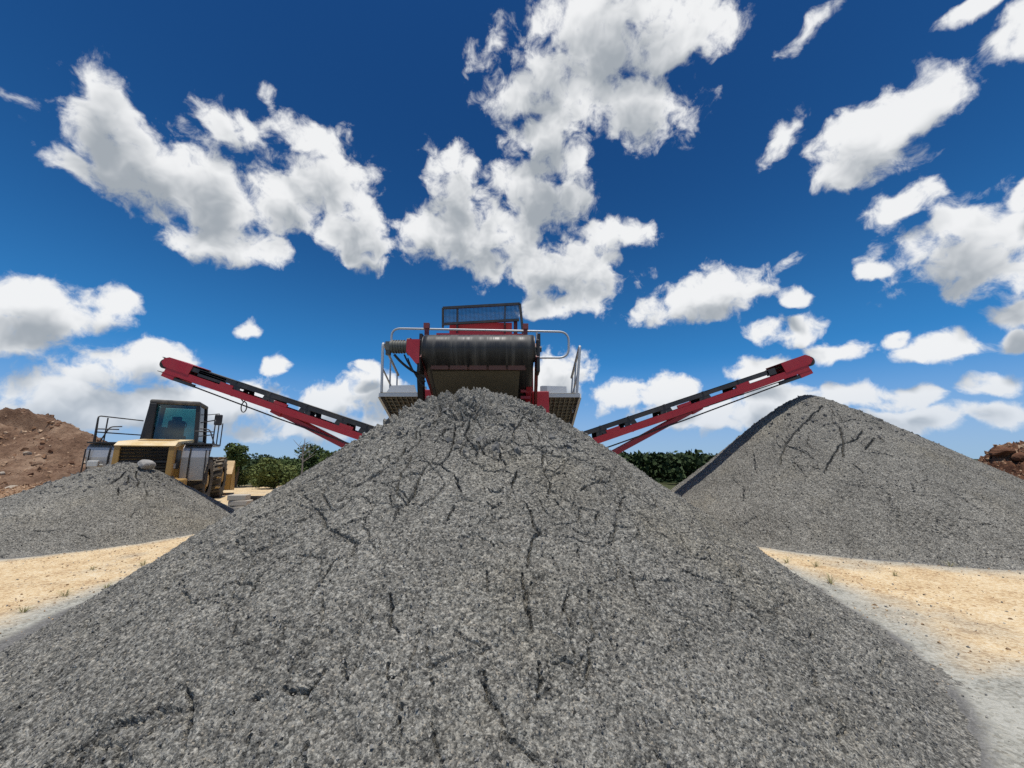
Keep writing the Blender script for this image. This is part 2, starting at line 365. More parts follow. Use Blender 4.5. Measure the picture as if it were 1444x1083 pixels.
def dirt_mat(name, stops, bs=0.8):
    m, N, b = mat(name); tcn = N.n('ShaderNodeTexCoord'); v = tcn.outputs['Object']
    n = N.noise(v, 1.1, 7, 0.62); n2 = N.noise(v, 14, 5, 0.65); n3 = N.noise(v, 0.35, 3, 0.5)
    k = N.math('ADD', N.math('MULTIPLY', n, 0.6), N.math('ADD', N.math('MULTIPLY', n2, 0.3), N.math('MULTIPLY', n3, 0.25)))
    N.link(N.ramp(k, stops), b.inputs['Base Color']); b.inputs['Roughness'].default_value = 0.95; b.inputs['Specular IOR Level'].default_value = 0.2
    bump(N, b, N.math('ADD', n2, n), bs, 0.05); return m
DIRT = dirt_mat('brown_earth', [(0.42, (0.065, 0.036, 0.023)), (0.54, (0.155, 0.092, 0.058)), (0.64, (0.23, 0.148, 0.096)), (0.8, (0.36, 0.26, 0.18))])
REDD = dirt_mat('red_brown_clods', [(0.38, (0.05, 0.022, 0.014)), (0.55, (0.14, 0.065, 0.036)), (0.75, (0.26, 0.14, 0.08))])
RUBB = dirt_mat('brown_rubble', [(0.38, (0.12, 0.06, 0.034)), (0.55, (0.25, 0.145, 0.082)), (0.75, (0.40, 0.27, 0.17))])
ROCK = dirt_mat('pale_rock', [(0.38, (0.26, 0.21, 0.16)), (0.55, (0.38, 0.32, 0.25)), (0.75, (0.5, 0.44, 0.36))], 0.4)
GROCK = dirt_mat('grey_rock', [(0.38, (0.2, 0.19, 0.175)), (0.55, (0.30, 0.29, 0.27)), (0.75, (0.42, 0.41, 0.38))], 0.4)
def leaf_mat(name, lo, hi):
    m, N, b = mat(name); a = N.n('ShaderNodeAttribute'); a.attribute_name = 'tint'
    N.link(N.ramp(a.outputs['Fac'], [(0.0, lo), (1.0, hi)]), b.inputs['Base Color']); b.inputs['Roughness'].default_value = 0.75; b.inputs['Specular IOR Level'].default_value = 0.2
    return m
LEAF = leaf_mat('leaves', (0.028, 0.05, 0.014), (0.10, 0.14, 0.042))
LEAF2 = leaf_mat('light_leaves', (0.06, 0.085, 0.022), (0.17, 0.20, 0.065))
LEAFD = leaf_mat('dark_leaves', (0.014, 0.028, 0.010), (0.05, 0.078, 0.026))
DRYG = leaf_mat('dry_grass', (0.15, 0.16, 0.06), (0.42, 0.36, 0.19))
BARK = painted('bark', (0.14, 0.11, 0.08), amt=0.3, rough=0.95)
DEADW = painted('dead_wood', (0.22, 0.20, 0.175), amt=0.3, rough=0.95)

# ------------------------------------------------------------------ the ground, one sheet to the horizon
MAIN = dict(cx=-0.50, cy=6.12, R=lambda th: 4.26 - 0.024 * np.cos(th) - 0.50 * np.sin(th), H=2.63, a=0.95)
RIGHT = dict(cx=8.25, cy=11.0, H=3.40, a=0.40, R=lambda th: 4.6 + 2.9 * np.clip(np.cos(th - 0.35), 0, 1) ** 3)
LEFT = dict(cx=-9.85, cy=10.4, H=1.56, a=0.35, R=lambda th: 2.75 + 1.05 * np.clip(np.cos(th + math.pi / 2 + 0.15), 0, 1) ** 2 + 0.5 * np.clip(-np.cos(th), 0, 1) ** 2)
def edge_dist(P, x, y):
    dx, dy = x - P['cx'], y - P['cy']; return np.hypot(dx, dy) - P['R'](np.arctan2(dy, dx))
def terrain(x, y):
    z = 0.03 * fbm(x * 0.6, y * 0.6, 3, 3) + 0.008 * fbm(x * 4, y * 4, 2, 5)
    r = y - 26 + 0.12 * np.abs(x) * 0 + 2.0 * fbm(x * 0.07, y * 0.07, 2, 8)
    z = z - 7.0 * sstep(r, 0, 65) + 2.5 * fbm(x * 0.004 + 3, y * 0.004, 3, 9) * sstep(r, 80, 900)
    return z
def axis(lo, hi, step, far, gr=1.16):
    a = list(np.arange(lo, hi, step)); s = step; x = a[-1]
    while x < far: s *= gr; x += s; a.append(x)
    s = step; x = lo; pre = []
    while x > -far: s *= gr; x -= s; pre.append(x)
    return np.array(pre[::-1] + a)
def build_ground():
    xs, ys = axis(-13, 12, 0.09, 6000), axis(0.6, 13, 0.09, 6000)
    X, Y = np.meshgrid(xs, ys); n, m_ = X.shape
    Z = terrain(X, Y)
    e0, e1, e2 = edge_dist(MAIN, X, Y), edge_dist(RIGHT, X, Y), edge_dist(LEFT, X, Y)
    wob = 0.28 * fbm(X * 1.3, Y * 1.3, 4, 21)
    gm = 1 - sstep(e0 + wob, 0.25, 0.95)
    gm = np.maximum(gm, 1 - sstep(Y + 1.6 * wob + 0.10 * np.abs(X), 3.85, 4.45))
    gm = np.maximum(gm, (1 - sstep(e1 + wob, 0.05, 0.65)) * 0.85)
    gm = np.maximum(gm, (1 - sstep(e2 + wob, 0.0, 0.5)) * 0.8)
    gm = np.maximum(gm, 0.5 * sstep(fbm(X * 0.9, Y * 0.9, 4, 31), 0.15, 0.6))
    dm = np.maximum(1 - sstep(e0 + wob * 0.5, 0.02, 0.35), 1 - sstep(e1 + wob * .5, 0, 0.2)); dm = np.maximum(dm, 1 - sstep(e2 + wob * .5, 0, 0.2))
    veg = sstep(Y + 6 * fbm(X * 0.12, Y * 0.12, 3, 41) + 14 * sstep(X, 0, 6), 23.5, 30)
    idx = np.arange(n * m_).reshape(n, m_)
    Fc = np.stack([idx[:-1, :-1], idx[:-1, 1:], idx[1:, 1:], idx[1:, :-1]], -1).reshape(-1, 4)
    mt, N, b = mat('sand_and_fines'); tcn = N.n('ShaderNodeTexCoord'); v = tcn.outputs['Object']
    def attr(nm):
        a = N.n('ShaderNodeAttribute'); a.attribute_name = nm; return a.outputs['Fac']
    n1 = N.noise(v, 2.2, 6, 0.65); n2 = N.noise(v, 24, 5, 0.7); n3 = N.noise(v, 75, 3, 0.6)
    vo = N.n('ShaderNodeTexVoronoi'); N.link(v, vo.inputs['Vector']); vo.inputs['Scale'].default_value = 45
    spc = N.n('ShaderNodeSeparateColor'); N.link(vo.outputs['Color'], spc.inputs[0])
    k = N.math('ADD', N.math('MULTIPLY', n1, 0.5), N.math('ADD', N.math('MULTIPLY', n2, 0.4), N.math('MULTIPLY', spc.outputs[0], 0.2)))
    sand = N.ramp(k, [(0.40, (0.36, 0.235, 0.13)), (0.5, (0.57, 0.41, 0.225)), (0.60, (0.67, 0.525, 0.32)), (0.74, (0.73, 0.62, 0.44))])
    grey = N.ramp(k, [(0.40, (0.20, 0.195, 0.165)), (0.52, (0.325, 0.32, 0.275)), (0.66, (0.43, 0.42, 0.365))])
    dark = N.ramp(N.math('ADD', N.math('MULTIPLY', n2, 0.6), N.math('MULTIPLY', n3, 0.4)), [(0.36, (0.08, 0.078, 0.074)), (0.52, (0.16, 0.156, 0.146)), (0.66, (0.28, 0.27, 0.25))])
    green = N.ramp(k, [(0.38, (0.03, 0.04, 0.016)), (0.55, (0.055, 0.065, 0.026)), (0.75, (0.11, 0.10, 0.05))])
    jit = N.math('MULTIPLY', N.math('SUBTRACT', n2, 0.5), 0.7)
    gf = N.math('ADD', attr('grey'), N.math('MULTIPLY', jit, 0.8), clamp=True)
    df = N.remap(N.math('ADD', attr('dark'), jit), 0.25, 0.8)
    c = N.mix(gf, sand, grey); c = N.mix(df, c, dark); c = N.mix(N.remap(N.math('ADD', attr('veg'), jit), 0.3, 0.7), c, green)
    N.link(c, b.inputs['Base Color']); b.inputs['Roughness'].default_value = 0.95; b.inputs['Specular IOR Level'].default_value = 0.2
    bump(N, b, N.math('ADD', n2, N.math('ADD', N.math('MULTIPLY', n3, 0.5), N.math('MULTIPLY', vo.outputs['Distance'], -0.4))), 0.7, 0.016)
    o = mesh_np('ground', np.stack([X, Y, Z], -1).reshape(-1, 3), Fc, mt, attrs=dict(grey=gm.ravel(), dark=dm.ravel(), veg=veg.ravel()))
    tag(o, kind='structure', label='pale sandy ground with grey fines around the gravel piles')
build_ground()

# ------------------------------------------------------------------ the three gravel piles
rng = np.random.default_rng(5)
OCT = np.array([(1,0,0),(0,1,0),(-1,0,0),(0,-1,0),(0,0,1),(0,0,-1)], np.float32)
OCF = np.array([(0,1,4),(1,2,4),(2,3,4),(3,0,4),(1,0,5),(2,1,5),(3,2,5),(0,3,5)], np.int32)
def chips(name, pts, sizes, mt, parent, tint=None):
    n = len(pts); V = np.repeat(OCT[None], n, 0) * (0.65 + 0.6 * rng.random((n, 6, 1)))
    V = V * (0.55 + 0.75 * rng.random((n, 1, 3)))
    q = rng.normal(size=(n, 4)); q /= np.linalg.norm(q, axis=1, keepdims=True); w, x, y, z = q.T
    M = np.stack([1-2*(y*y+z*z), 2*(x*y-w*z), 2*(x*z+w*y), 2*(x*y+w*z), 1-2*(x*x+z*z), 2*(y*z-w*x), 2*(x*z-w*y), 2*(y*z+w*x), 1-2*(x*x+y*y)], -1).reshape(n, 3, 3)
    V = np.einsum('nij,nkj->nki', M, V) * sizes[:, None, None] + pts[:, None, :]
    Fc = (OCF[None] + 6 * np.arange(n)[:, None, None]).reshape(-1, 3)
    t = rng.random(n) if tint is None else tint
    return tag(mesh_np(name, V.reshape(-1, 3), Fc, mt, parent, dict(tint=np.repeat(t, 6))), kind='stuff')

def make_pile(P, name, label, ncol, nrow, dense, cracks, nrand, lump, nchip, seed, scarps=(), chipsize=(0.004, 0.011), lumpscale=0.15, cw=0.48):
    cx, cy, H, a = P['cx'], P['cy'], P['H'], P['a']
    def prof(x, y):
        dx, dy = x - cx, y - cy; th = np.arctan2(dy, dx); r = np.hypot(dx, dy); Rr = P['R'](th)
        s = H / (np.sqrt(Rr * Rr + a * a) - a)
        return H - s * (np.sqrt(r * r + a * a) - a), s, r, th
    # angle columns: fine where the photograph looks, coarse behind
    d0_, d1_ = dense
    A = np.concatenate([np.linspace(d0_, d1_, ncol), np.linspace(d1_, d0_ + 2 * math.pi, 90)[1:-1]])
    T = np.linspace(0, 1, nrow) ** 0.88; T[0] = 0.002
    TH, TT = np.meshgrid(A, T); rr = TT * (P['R'](TH) + 0.32)
    x = cx + rr * np.cos(TH); y = cy + rr * np.sin(TH)
    z, s, r, _ = prof(x, y)
    # cracks, stamped on a fine plan-view map
    res = 0.006; ext = float(np.max(P['R'](np.linspace(-math.pi, math.pi, 200)))) + 0.4; n = int(2 * ext / res)
    M = np.zeros((n, n), np.float32)
    kx = np.arange(-9, 10); KD = np.hypot(*np.meshgrid(kx, kx)) * res
    rs = np.random.default_rng(seed)
    def hit(px, py):
        d = np.array(ray(px, py)); t = np.linspace(0.6, 18, 6000); X = t * d[0]; Yy = t * d[1]; Z = EYE + t * d[2]
        zz = prof(X, Yy)[0]; k = np.argmax(zz > Z); return (X[k], Yy[k]) if zz[k] > Z[k] else None
    def stamp(path, w, dep):
        path = np.array(path); seg = np.hypot(*np.diff(path, axis=0).T); L = np.concatenate([[0], np.cumsum(seg)]); m_ = max(3, int(L[-1] / 0.007))
        t = np.linspace(0, L[-1], m_); X = np.interp(t, L, path[:, 0]); Yy = np.interp(t, L, path[:, 1])
        j = rs.uniform(0, 500)
        X = X + 0.026 * fbm(t * 12 + j, t * 0, 5, seed, 0.65); Yy = Yy + 0.026 * fbm(t * 10 + j + 77, t * 0, 5, seed + 1, 0.65)
        ww = w * (0.65 + 0.6 * np.abs(vn(t * 7 + j, t * 0, seed + 2))) * np.clip(np.minimum(t, L[-1] - t) / 0.10 + 0.3, 0, 1)
        near = np.clip((np.hypot(X, Yy) - 0.8) / 3.2, 0.60, 1.0)   # photographed cracks are finer low on the slope, near the camera
        for xx, yy_, q, nr_ in zip(X, Yy, ww, near):
            i = int((xx - cx + ext) / res); k = int((yy_ - cy + ext) / res)
            if 10 < i < n - 10 and 10 < k < n - 10:
                S = M[k - 9:k + 10, i - 9:i + 10]; np.maximum(S, np.clip(1.35 - KD / q, 0, 1) * (dep * nr_), out=S)
    for c in cracks:
        pts = [p for p in (hit(*q) for q in c[1]) if p is not None]
        if len(pts) > 1: stamp(pts, max(0.0074, c[0] * cw), 0.085)
    for c in scarps:
        pts = [p for p in (hit(*q) for q in c[1]) if p is not None]
        if len(pts) > 1: stamp(pts, c[0] * 0.5, 0.06)
    for i in range(nrand):                                   # short cracks running roughly down the slope
        th = rs.uniform(d0_, d1_); Rr = float(P['R'](np.array(th))); r0 = Rr * rs.uniform(0.08, 0.93) ** 0.8; L = rs.uniform(0.15, 0.75) * (0.5 + H / 4)
        across = rs.random() < 0.35; p = np.array([cx + r0 * math.cos(th), cy + r0 * math.sin(th)]); path = [p.copy()]
        h = th + (math.pi / 2 if across else 0) + rs.normal(0, 0.3)
        for k in range(5):
            h += rs.normal(0, 0.45); p = p + L / 5 * np.array([math.cos(h), math.sin(h)]); path.append(p.copy())
        stamp(path, rs.uniform(0.005, 0.0085), rs.uniform(0.025, 0.055))
    iu = np.clip((x - cx + ext) / res, 0, n - 2); iv = np.clip((y - cy + ext) / res, 0, n - 2)
    i0, j0 = iu.astype(int), iv.astype(int); fu, fv = iu - i0, iv - j0
    crack = M[j0, i0] * (1 - fu) * (1 - fv) + M[j0, i0 + 1] * fu * (1 - fv) + M[j0 + 1, i0] * (1 - fu) * fv + M[j0 + 1, i0 + 1] * fu * fv
    # relief
    Rr = P['R'](TH); q = r / Rr
    top = 1 - sstep(q + 0.10 * fbm(x * 2, y * 2, 2, seed + 3), 0.12, 0.50)
    big = 0.055 * fbm(x * 0.9, y * 0.9, 3, seed + 4) * sstep(q, 0, 0.3)
    rad = 0.022 * fbm(TH * 9, r * 0.5, 3, seed + 5) * sstep(q, 0.05, 0.4)
    wl = worley(x / lumpscale + 0.3 * vn(x * 9, y * 9, 6), y / lumpscale, seed + 6)
    clod = lump * (0.55 - wl) * (0.35 + 0.65 * sstep(fbm(x * 2.3, y * 2.3, 3, seed + 7), -0.35, 0.35))
    wl2 = worley(x / 0.05, y / 0.05, seed + 8); wl3 = worley(x / 0.026, y / 0.026, seed + 9)
    patch = sstep(fbm(x * 1.1, y * 1.1, 3, seed + 13), -0.4, 0.5)
    fine = (0.017 + 0.02 * top) * (0.5 - wl2) * (0.5 + 0.9 * patch) + 0.012 * (0.5 - wl3) + 0.010 * fbm(x * 16, y * 16, 3, seed + 10)
    crust = 0.014 * (np.abs(fbm(x * 5.5, y * 5.5, 3, seed + 11)) - 0.25)
    disp = big + rad + clod * top + 0.18 * clod * (1 - top) + fine - crust - crack * (1 + 0.5 * top)
    k = 0.05; zs = np.where(z > 6 * k, z, k * np.log1p(np.exp(np.minimum(z / k, 30)))) - 0.018
    toe = sstep(zs, 0.0, 0.12); disp = disp * (0.10 + 0.90 * toe)
    sl_ = s * r / np.sqrt(r * r + a * a); sl_ = sl_ * sstep(z, -0.05, 0.15); nn = np.sqrt(1 + sl_ ** 2)
    x2 = x + disp * sl_ / nn * np.cos(TH); y2 = y + disp * sl_ / nn * np.sin(TH); z2 = zs + disp / nn
    z2[-1] = -0.12; z2[-2] = np.minimum(z2[-2], -0.02)
    nr, nc = x.shape; idx = np.arange(nr * nc).reshape(nr, nc); nx = np.roll(idx, -1, 1)
    Fc = np.stack([idx[:-1], idx[1:], nx[1:], nx[:-1]], -1).reshape(-1, 4)
    V = np.stack([x2 - cx, y2 - cy, z2], -1).reshape(-1, 3)
    o = mesh_np(name, V, Fc, GRAVEL, loc=(cx, cy, 0)); tag(o, label, 'gravel pile', 'gravel piles under the conveyors')
    # loose stone chips lying on the surface
    wgt = (r * (TH >= d0_) * (TH <= d1_) * (z2 > 0.0)).ravel(); pick = rng.choice(len(V), nchip, p=wgt / wgt.sum())
    sz = chipsize[0] + (chipsize[1] - chipsize[0]) * rng.random(nchip) ** 2.2
    pts = V[pick] + rng.normal(0, 0.004, (nchip, 3)); pts[:, 2] += sz * 0.15
    chips('stone_chips', pts, sz, CHIP, o)
    tm = ((q < 0.45) * (TH >= d0_) * (TH <= d1_) * r).ravel(); pk = rng.choice(len(V), 420, p=tm / tm.sum())
    s2 = 0.012 + 0.045 * rng.random(420) ** 2.5
    chips('clods', V[pk], s2, CHIP, o, 0.25 + 0.35 * rng.random(420))
    return o
def z7(*p): return [(500 + a * 0.2956, 540 + b * 0.2956) for a, b in p]
def z8(*p): return [(a * 0.5, 780 + b * 0.5) for a, b in p]
def z6(*p): return [(880 + a * 0.3906, 530 + b * 0.3906) for a, b in p]
def z2_(*p): return [(120 + a * 0.1847, 540 + b * 0.1847) for a, b in p]
MC = [(.020, z7((265,300),(200,380),(110,440),(0,500),(-70,570))), (.017, z7((335,405),(310,460),(285,490),(290,515),(245,580),(205,610),(195,660))),
 (.014, z7((480,210),(475,290),(445,345),(410,390),(310,375))), (.017, z7((550,195),(525,245),(555,290),(580,320),(585,360))), (.013, z7((410,390),(480,430),(495,490),(510,520))),
 (.015, z7((695,295),(700,340),(735,385))), (.017, z7((780,415),(755,450),(755,475))), (.020, z7((810,200),(835,245),(865,290),(900,310))), (.016, z7((900,365),(915,425),(940,450),(925,525))),
 (.019, z7((815,545),(850,610),(855,650),(880,690),(840,745),(830,870))), (.015, z7((800,890),(805,950),(820,1010),(832,1080),(840,1150))), (.014, z7((950,815),(955,865))),
 (.020, z7((640,485),(685,505),(715,485))), (.015, z7((635,560),(660,580),(700,555))), (.011, z7((1290,880),(1340,950),(1350,1000))), (.014, z7((490,560),(450,620),(455,640))), (.012, z7((270,765),(255,810))),
 (.017, z7((300,235),(300,270))), (.018, z7((1010,860-580),(1070,320),(1100,330))), (.013, z7((1300,520),(1265,570),(1280,590))), (.012, z7((1165,600),(1150,640))), (.012, z7((640,890),(640,970))), (.013,z7((180,1010),(175,1075),(160,1120))),
 (.013, z7((900,310),(905,365))), (.012, z7((1060,750),(1075,800))), (.011, z7((960,530),(1010,580))), (.012,z7((1330,640),(1400,740))), (.011,z7((40,350),(20,390))), (.013,z7((1010,980),(1000,1070),(1030,1150))),
 (.012, z8((545,350),(540,430),(535,480))), (.013, z8((790,375),(720,400),(640,470))), (.012, z8((875,515),(865,560),(880,600))), (.011, z8((725,480),(720,520))), (.012, z8((1095,310),(1095,370))), (.012, z8((960,10),(920,60),(875,120))),
 (.011, z8((800,0),(740,60),(700,120))), (.011, z8((920,320),(880,390),(800,375))), (.010, z8((1105,140),(1105,200),(1130,215))), (.012, z8((1370,320),(1370,400),(1400,430))), (.011, z8((980,300),(985,350))), (.010,z8((690,160),(650,240))), (.011,z8((1140,420),(1115,500))), (.012,z8((420,390),(385,440))),
 (.010, z8((1500,70),(1480,130),(1500,190))), (.011, z8((1660,230),(1665,300),(1650,360))), (.011, z8((1520,300),(1520,400))), (.010, z8((1780,40),(1795,80)))]
MS = [(.034, z8((190,565),(250,530),(300,490),(340,465),(395,458),(440,445),(520,425)))]
main_pile = make_pile(MAIN, 'gravel_pile', 'largest grey gravel pile in the foreground, right under the black belt roller', 1280, 480, (-math.pi - 0.30, 0.30), MC, 480, 0.27, 36000, 11, MS)
RC = [(.035, z6((720,105),(670,150),(625,195),(590,240),(565,290),(565,320))), (.03, z6((780,180),(790,240),(790,290))), (.024, z6((720,350),(780,245),(840,225),(860,195))), (.025, z6((905,225),(870,260))), (.022, z6((820,310),(850,330),(875,355))),
 (.02, z6((470,280),(475,340))), (.02, z6((430,400),(430,445))), (.018, z6((1040,380),(1045,430))), (.02, z6((680,330),(720,340))), (.018, z6((900,150),(960,165))),]
make_pile(RIGHT, 'gravel_pile', 'tall cracked gravel pile on the right, its peak below the right conveyor tip', 600, 270, (-math.pi - 0.5, 0.25), RC, 90, 0.08, 16000, 23, chipsize=(0.006, 0.017), lumpscale=0.2, cw=0.46)
LC = [(.028, z2_((400,665),(390,720),(410,760),(400,800))), (.028, z2_((310,670),(270,720),(190,770))), (.024, z2_((470,670),(560,730),(600,760))), (.022, z2_((260,800),(255,860))), (.02, z2_((340,700),(320,770))), (.02, z2_((470,820),(480,870)))]
make_pile(LEFT, 'gravel_pile', 'smallest gravel pile at the left, heaped against the rear of the loader', 520, 230, (-math.pi - 0.6, 0.7), LC, 40, 0.06, 12000, 37, chipsize=(0.006, 0.016), lumpscale=0.18, cw=0.62)

# loose stones scattered on the ground round the piles
def ground_chips():
    n = 9000; x = rng.uniform(-9, 9, n); y = rng.uniform(1.6, 12, n)
    e = np.minimum(np.minimum(edge_dist(MAIN, x, y), edge_dist(RIGHT, x, y)), edge_dist(LEFT, x, y))
    keep = (e > -0.1) & (rng.random(n) < np.exp(-np.maximum(e, 0) / 0.8) + 0.12); x, y = x[keep], y[keep]
    sz = 0.004 + 0.013 * rng.random(len(x)) ** 3
    o = chips('loose_gravel', np.stack([x, y, terrain(x, y) + sz * 0.3], -1), sz, CHIP, None, 0.3 + 0.7 * rng.random(len(x)))
    tag(o, 'loose stone chips strewn over the sandy ground')
ground_chips()
def sand_stones():
    n = 15000; y = 3.2 + 9.5 * rng.random(n); x = np.where(rng.random(n) < 0.5, rng.uniform(-9.5, -3.0, n), rng.uniform(3.0, 11, n))
    e = np.minimum(np.minimum(edge_dist(MAIN, x, y), edge_dist(RIGHT, x, y)), edge_dist(LEFT, x, y)); k = (e > 0.05) & (fbm(x * 1.2, y * 1.2, 3, 91) + rng.random(n) > 0.35); x, y = x[k], y[k]
    sz = 0.005 + 0.016 * rng.random(len(x)) ** 3
    tag(chips('sand_stones', np.stack([x, y, terrain(x, y) + sz * 0.2], -1), sz, SCHIP, None), 'small buff stones scattered over the sand')
sand_stones()

# ------------------------------------------------------------------ earth heaps
def height_mesh(name, X, Y, Z, mt):
    n, m_ = X.shape; idx = np.arange(n * m_).reshape(n, m_)
    Fc = np.stack([idx[:-1, :-1], idx[:-1, 1:], idx[1:, 1:], idx[1:, :-1]], -1).reshape(-1, 4)
    c = np.array([X.mean(), Y.mean(), 0]); return mesh_np(name, np.stack([X, Y, Z], -1).reshape(-1, 3) - c, Fc, mt, loc=tuple(c))
def dirt_z(X, Y):
    YR = 22.0; tab = [(-420, 640), (-300, 600), (-150, 588), (0, 584), (45, 581), (95, 597), (120, 612), (150, 631), (178, 644), (215, 668), (260, 700)]
    xs = [at(a, b, YR).x for a, b in tab]; zs = [max(at(a, b, YR).z, 0) for a, b in tab]
    Hr = np.interp(X, xs, zs) + 0.10 * fbm(X * 1.2, X * 0, 4, 61)
    t = np.where(Y < YR, (Y - 16.0 + 0.9 * fbm(X * 0.35, Y * 0.2, 3, 62)) / 6.0, (28.5 - Y) / 6.5); t = np.clip(t, 0, 1)
    scarp = sstep(-X, 23.6, 26.0)
    low_ = np.clip(t / 0.80, 0, 1) ** 0.9 * 0.78; f1 = low_ + 0.22 * sstep(t, 0.84, 0.885); f0 = t ** 0.9
    f_ = np.where(Y < YR, f0 * (1 - scarp) + f1 * scarp, f0)
    return Hr * f_, t
def build_dirt():
    X, Y = np.meshgrid(np.arange(-44, -15.5, 0.085), np.arange(14.6, 29, 0.085)); Z, t = dirt_z(X, Y)
    ed = sstep(Z, 0.0, 0.5)
    Z = Z + ed * (0.30 * fbm(X * 0.8, Y * 0.8, 4, 63) + 0.28 * (0.5 - worley(X / 0.7, Y / 0.7, 64)) * sstep(fbm(X * .5, Y * .5, 2, 60), -.3, .5) + 0.14 * (0.5 - worley(X / 0.28, Y / 0.28, 65)) + 0.06 * fbm(X * 6, Y * 6, 3, 66)) + 0.03 * fbm(X * 3, Y * 3, 3, 67) - 0.12 * (1 - ed)
    o = height_mesh('earth_heap', X, Y, Z, DIRT); tag(o, 'big brown earth heap with a cut top at the far left', 'earth heap', 'heaps of earth and rubble')
    V = np.stack([X, Y, Z], -1).reshape(-1, 3) - np.array(o.location); w = (V[:, 2] > 0.15).astype(float); pk = rng.choice(len(V), 7000, p=w / w.sum())
    chips('small_stones', V[pk], 0.02 + 0.14 * rng.random(7000) ** 4, BCHIP, o)
    return o
earth = build_dirt()
def mound(name, label, cx, cy, rx, ry, h, mt, seed, res, amp, nst, ssz):
    X, Y = np.meshgrid(np.arange(cx - rx - .3, cx + rx + .3, res), np.arange(cy - ry - .3, cy + ry + .3, res))
    q = np.hypot((X - cx) / rx, (Y - cy) / ry) + 0.16 * fbm(X * 1.1, Y * 1.1, 3, seed); base = h * (1 - sstep(q, 0.0, 1.0))
    Z = base + sstep(base, 0, 0.2) * amp * ((0.5 - worley(X / 0.5, Y / 0.5, seed + 1)) + 0.6 * (0.5 - worley(X / 0.2, Y / 0.2, seed + 2)) + 0.5 * fbm(X * 2, Y * 2, 3, seed + 3)) - 0.1 * (q > 0.97) - 0.03
    o = height_mesh(name, X, Y, Z, mt); tag(o, label, 'rubble heap', 'heaps of earth and rubble')
    V = np.stack([X, Y, Z], -1).reshape(-1, 3) - np.array(o.location); w = (V[:, 2] > 0.05).astype(float); pk = rng.choice(len(V), nst, p=w / w.sum())
    chips('small_stones', V[pk], ssz[0] + (ssz[1] - ssz[0]) * rng.random(nst) ** 2.5, BCHIP, o)
    return o
pr = on_ground(0, 722)
rubble = mound('rubble_heap', 'low spread of brown stony rubble in front of the earth heap', pr.x - 1.2, pr.y + 2.2, 3.4, 3.0, 0.75, RUBB, 81, 0.06, 0.16, 9000, (0.015, 0.06))
pf = at(1418, 640, 27)
farheap = mound('rubble_heap', 'distant heap of dark red-brown clods at the right edge', pf.x + 1.6, 27.0, 6.2, 4.0, 2.75, REDD, 91, 0.09, 0.55, 2500, (0.04, 0.16))

# rocks
def rock(name, label, loc, size, mt, seed, group=None, flat=1.0, cat='rock'):
    import bmesh
    bm = bmesh.new(); bmesh.ops.create_icosphere(bm, subdivisions=3, radius=1.0); rr = random.Random(seed)
    pl = [(Vector((rr.gauss(0, 1), rr.gauss(0, 1), rr.gauss(0, 1))).normalized(), rr.uniform(0.55, 0.85)) for _ in range(9)]
    sc = (rr.uniform(.85, 1.2), rr.uniform(.8, 1.1), rr.uniform(.65, .95) * flat)
    from mathutils import noise as mn
    for v in bm.verts:
        for p, d in pl:
            k = v.co.dot(p)
            if k > d: v.co -= p * (k - d)
        v.co *= 1 + 0.10 * mn.noise(v.co * 2.5 + Vector((seed, 0, 0)))
        v.co = Vector((v.co.x * sc[0], v.co.y * sc[1], v.co.z * sc[2])) * size
    me = bpy.data.meshes.new(name); bm.to_mesh(me); bm.free(); me.materials.append(mt)
    o = bpy.data.objects.new(name, me); col.objects.link(o); o.location = loc; o.rotation_euler = (0, 0, rr.uniform(0, 6))
    return tag(o, label, cat, group)
def surf(o, px, py):                                      # where a pixel's line of sight meets an object
    bpy.context.view_layer.update(); d = ray(px, py).normalized(); mi = o.matrix_world.inverted()
    ok, p, nrm, _ = o.ray_cast(mi @ Vector((0, 0, EYE)), mi.to_3x3() @ d)
    return o.matrix_world @ p if ok else None
for i, (px, py, s, mt, lab) in enumerate([(16, 690, 0.33, ROCK, 'largest flat pale boulder low on the earth heap at the left edge'), (52, 655, 0.20, DIRT, 'brown boulder halfway up the earth heap, above the pale boulder'), (82, 692, 0.14, ROCK, 'pale rounded stone at the right foot of the earth heap'),
        (122, 652, 0.14, ROCK, 'pale stone high on the right shoulder of the earth heap'), (4, 668, 0.13, ROCK, 'small pale stone at the left edge on the earth heap slope'), (38, 640, 0.16, ROCK, 'light stone below the cut top of the earth heap')]):
    p = surf(earth, px, py) or at(px, py, 16)
    rock('boulder' if s > 0.19 else 'stone', lab, p + Vector((0, 0, s * 0.1)), s, mt, 300 + i, 'stones on the earth heap', 0.6 if i == 0 else 0.85)
for i, (px, py, s, lab) in enumerate([(1415, 634, 0.62, 'big round red-brown boulder on top of the distant clod heap'), (1440, 640, 0.45, 'red-brown boulder at the right frame edge on the distant clod heap'), (1372, 634, 0.34, 'red-brown boulder at the left end of the distant clod heap')]):
    p = surf(farheap, px, py + 8)
    if p is None: continue
    rock('boulder', lab, p + Vector((0, 0, s * 0.25)), s, REDD, 320 + i, 'boulders on the distant heap')
p = surf(bpy.data.objects['gravel_pile.002'], 205, 662) or at(205, 660, 10.2)
rock('stone', 'pale grey stone block on the crest of the smallest gravel pile', p + Vector((0, 0, 0.10)), 0.17, GROCK, 340, None, 1.1)

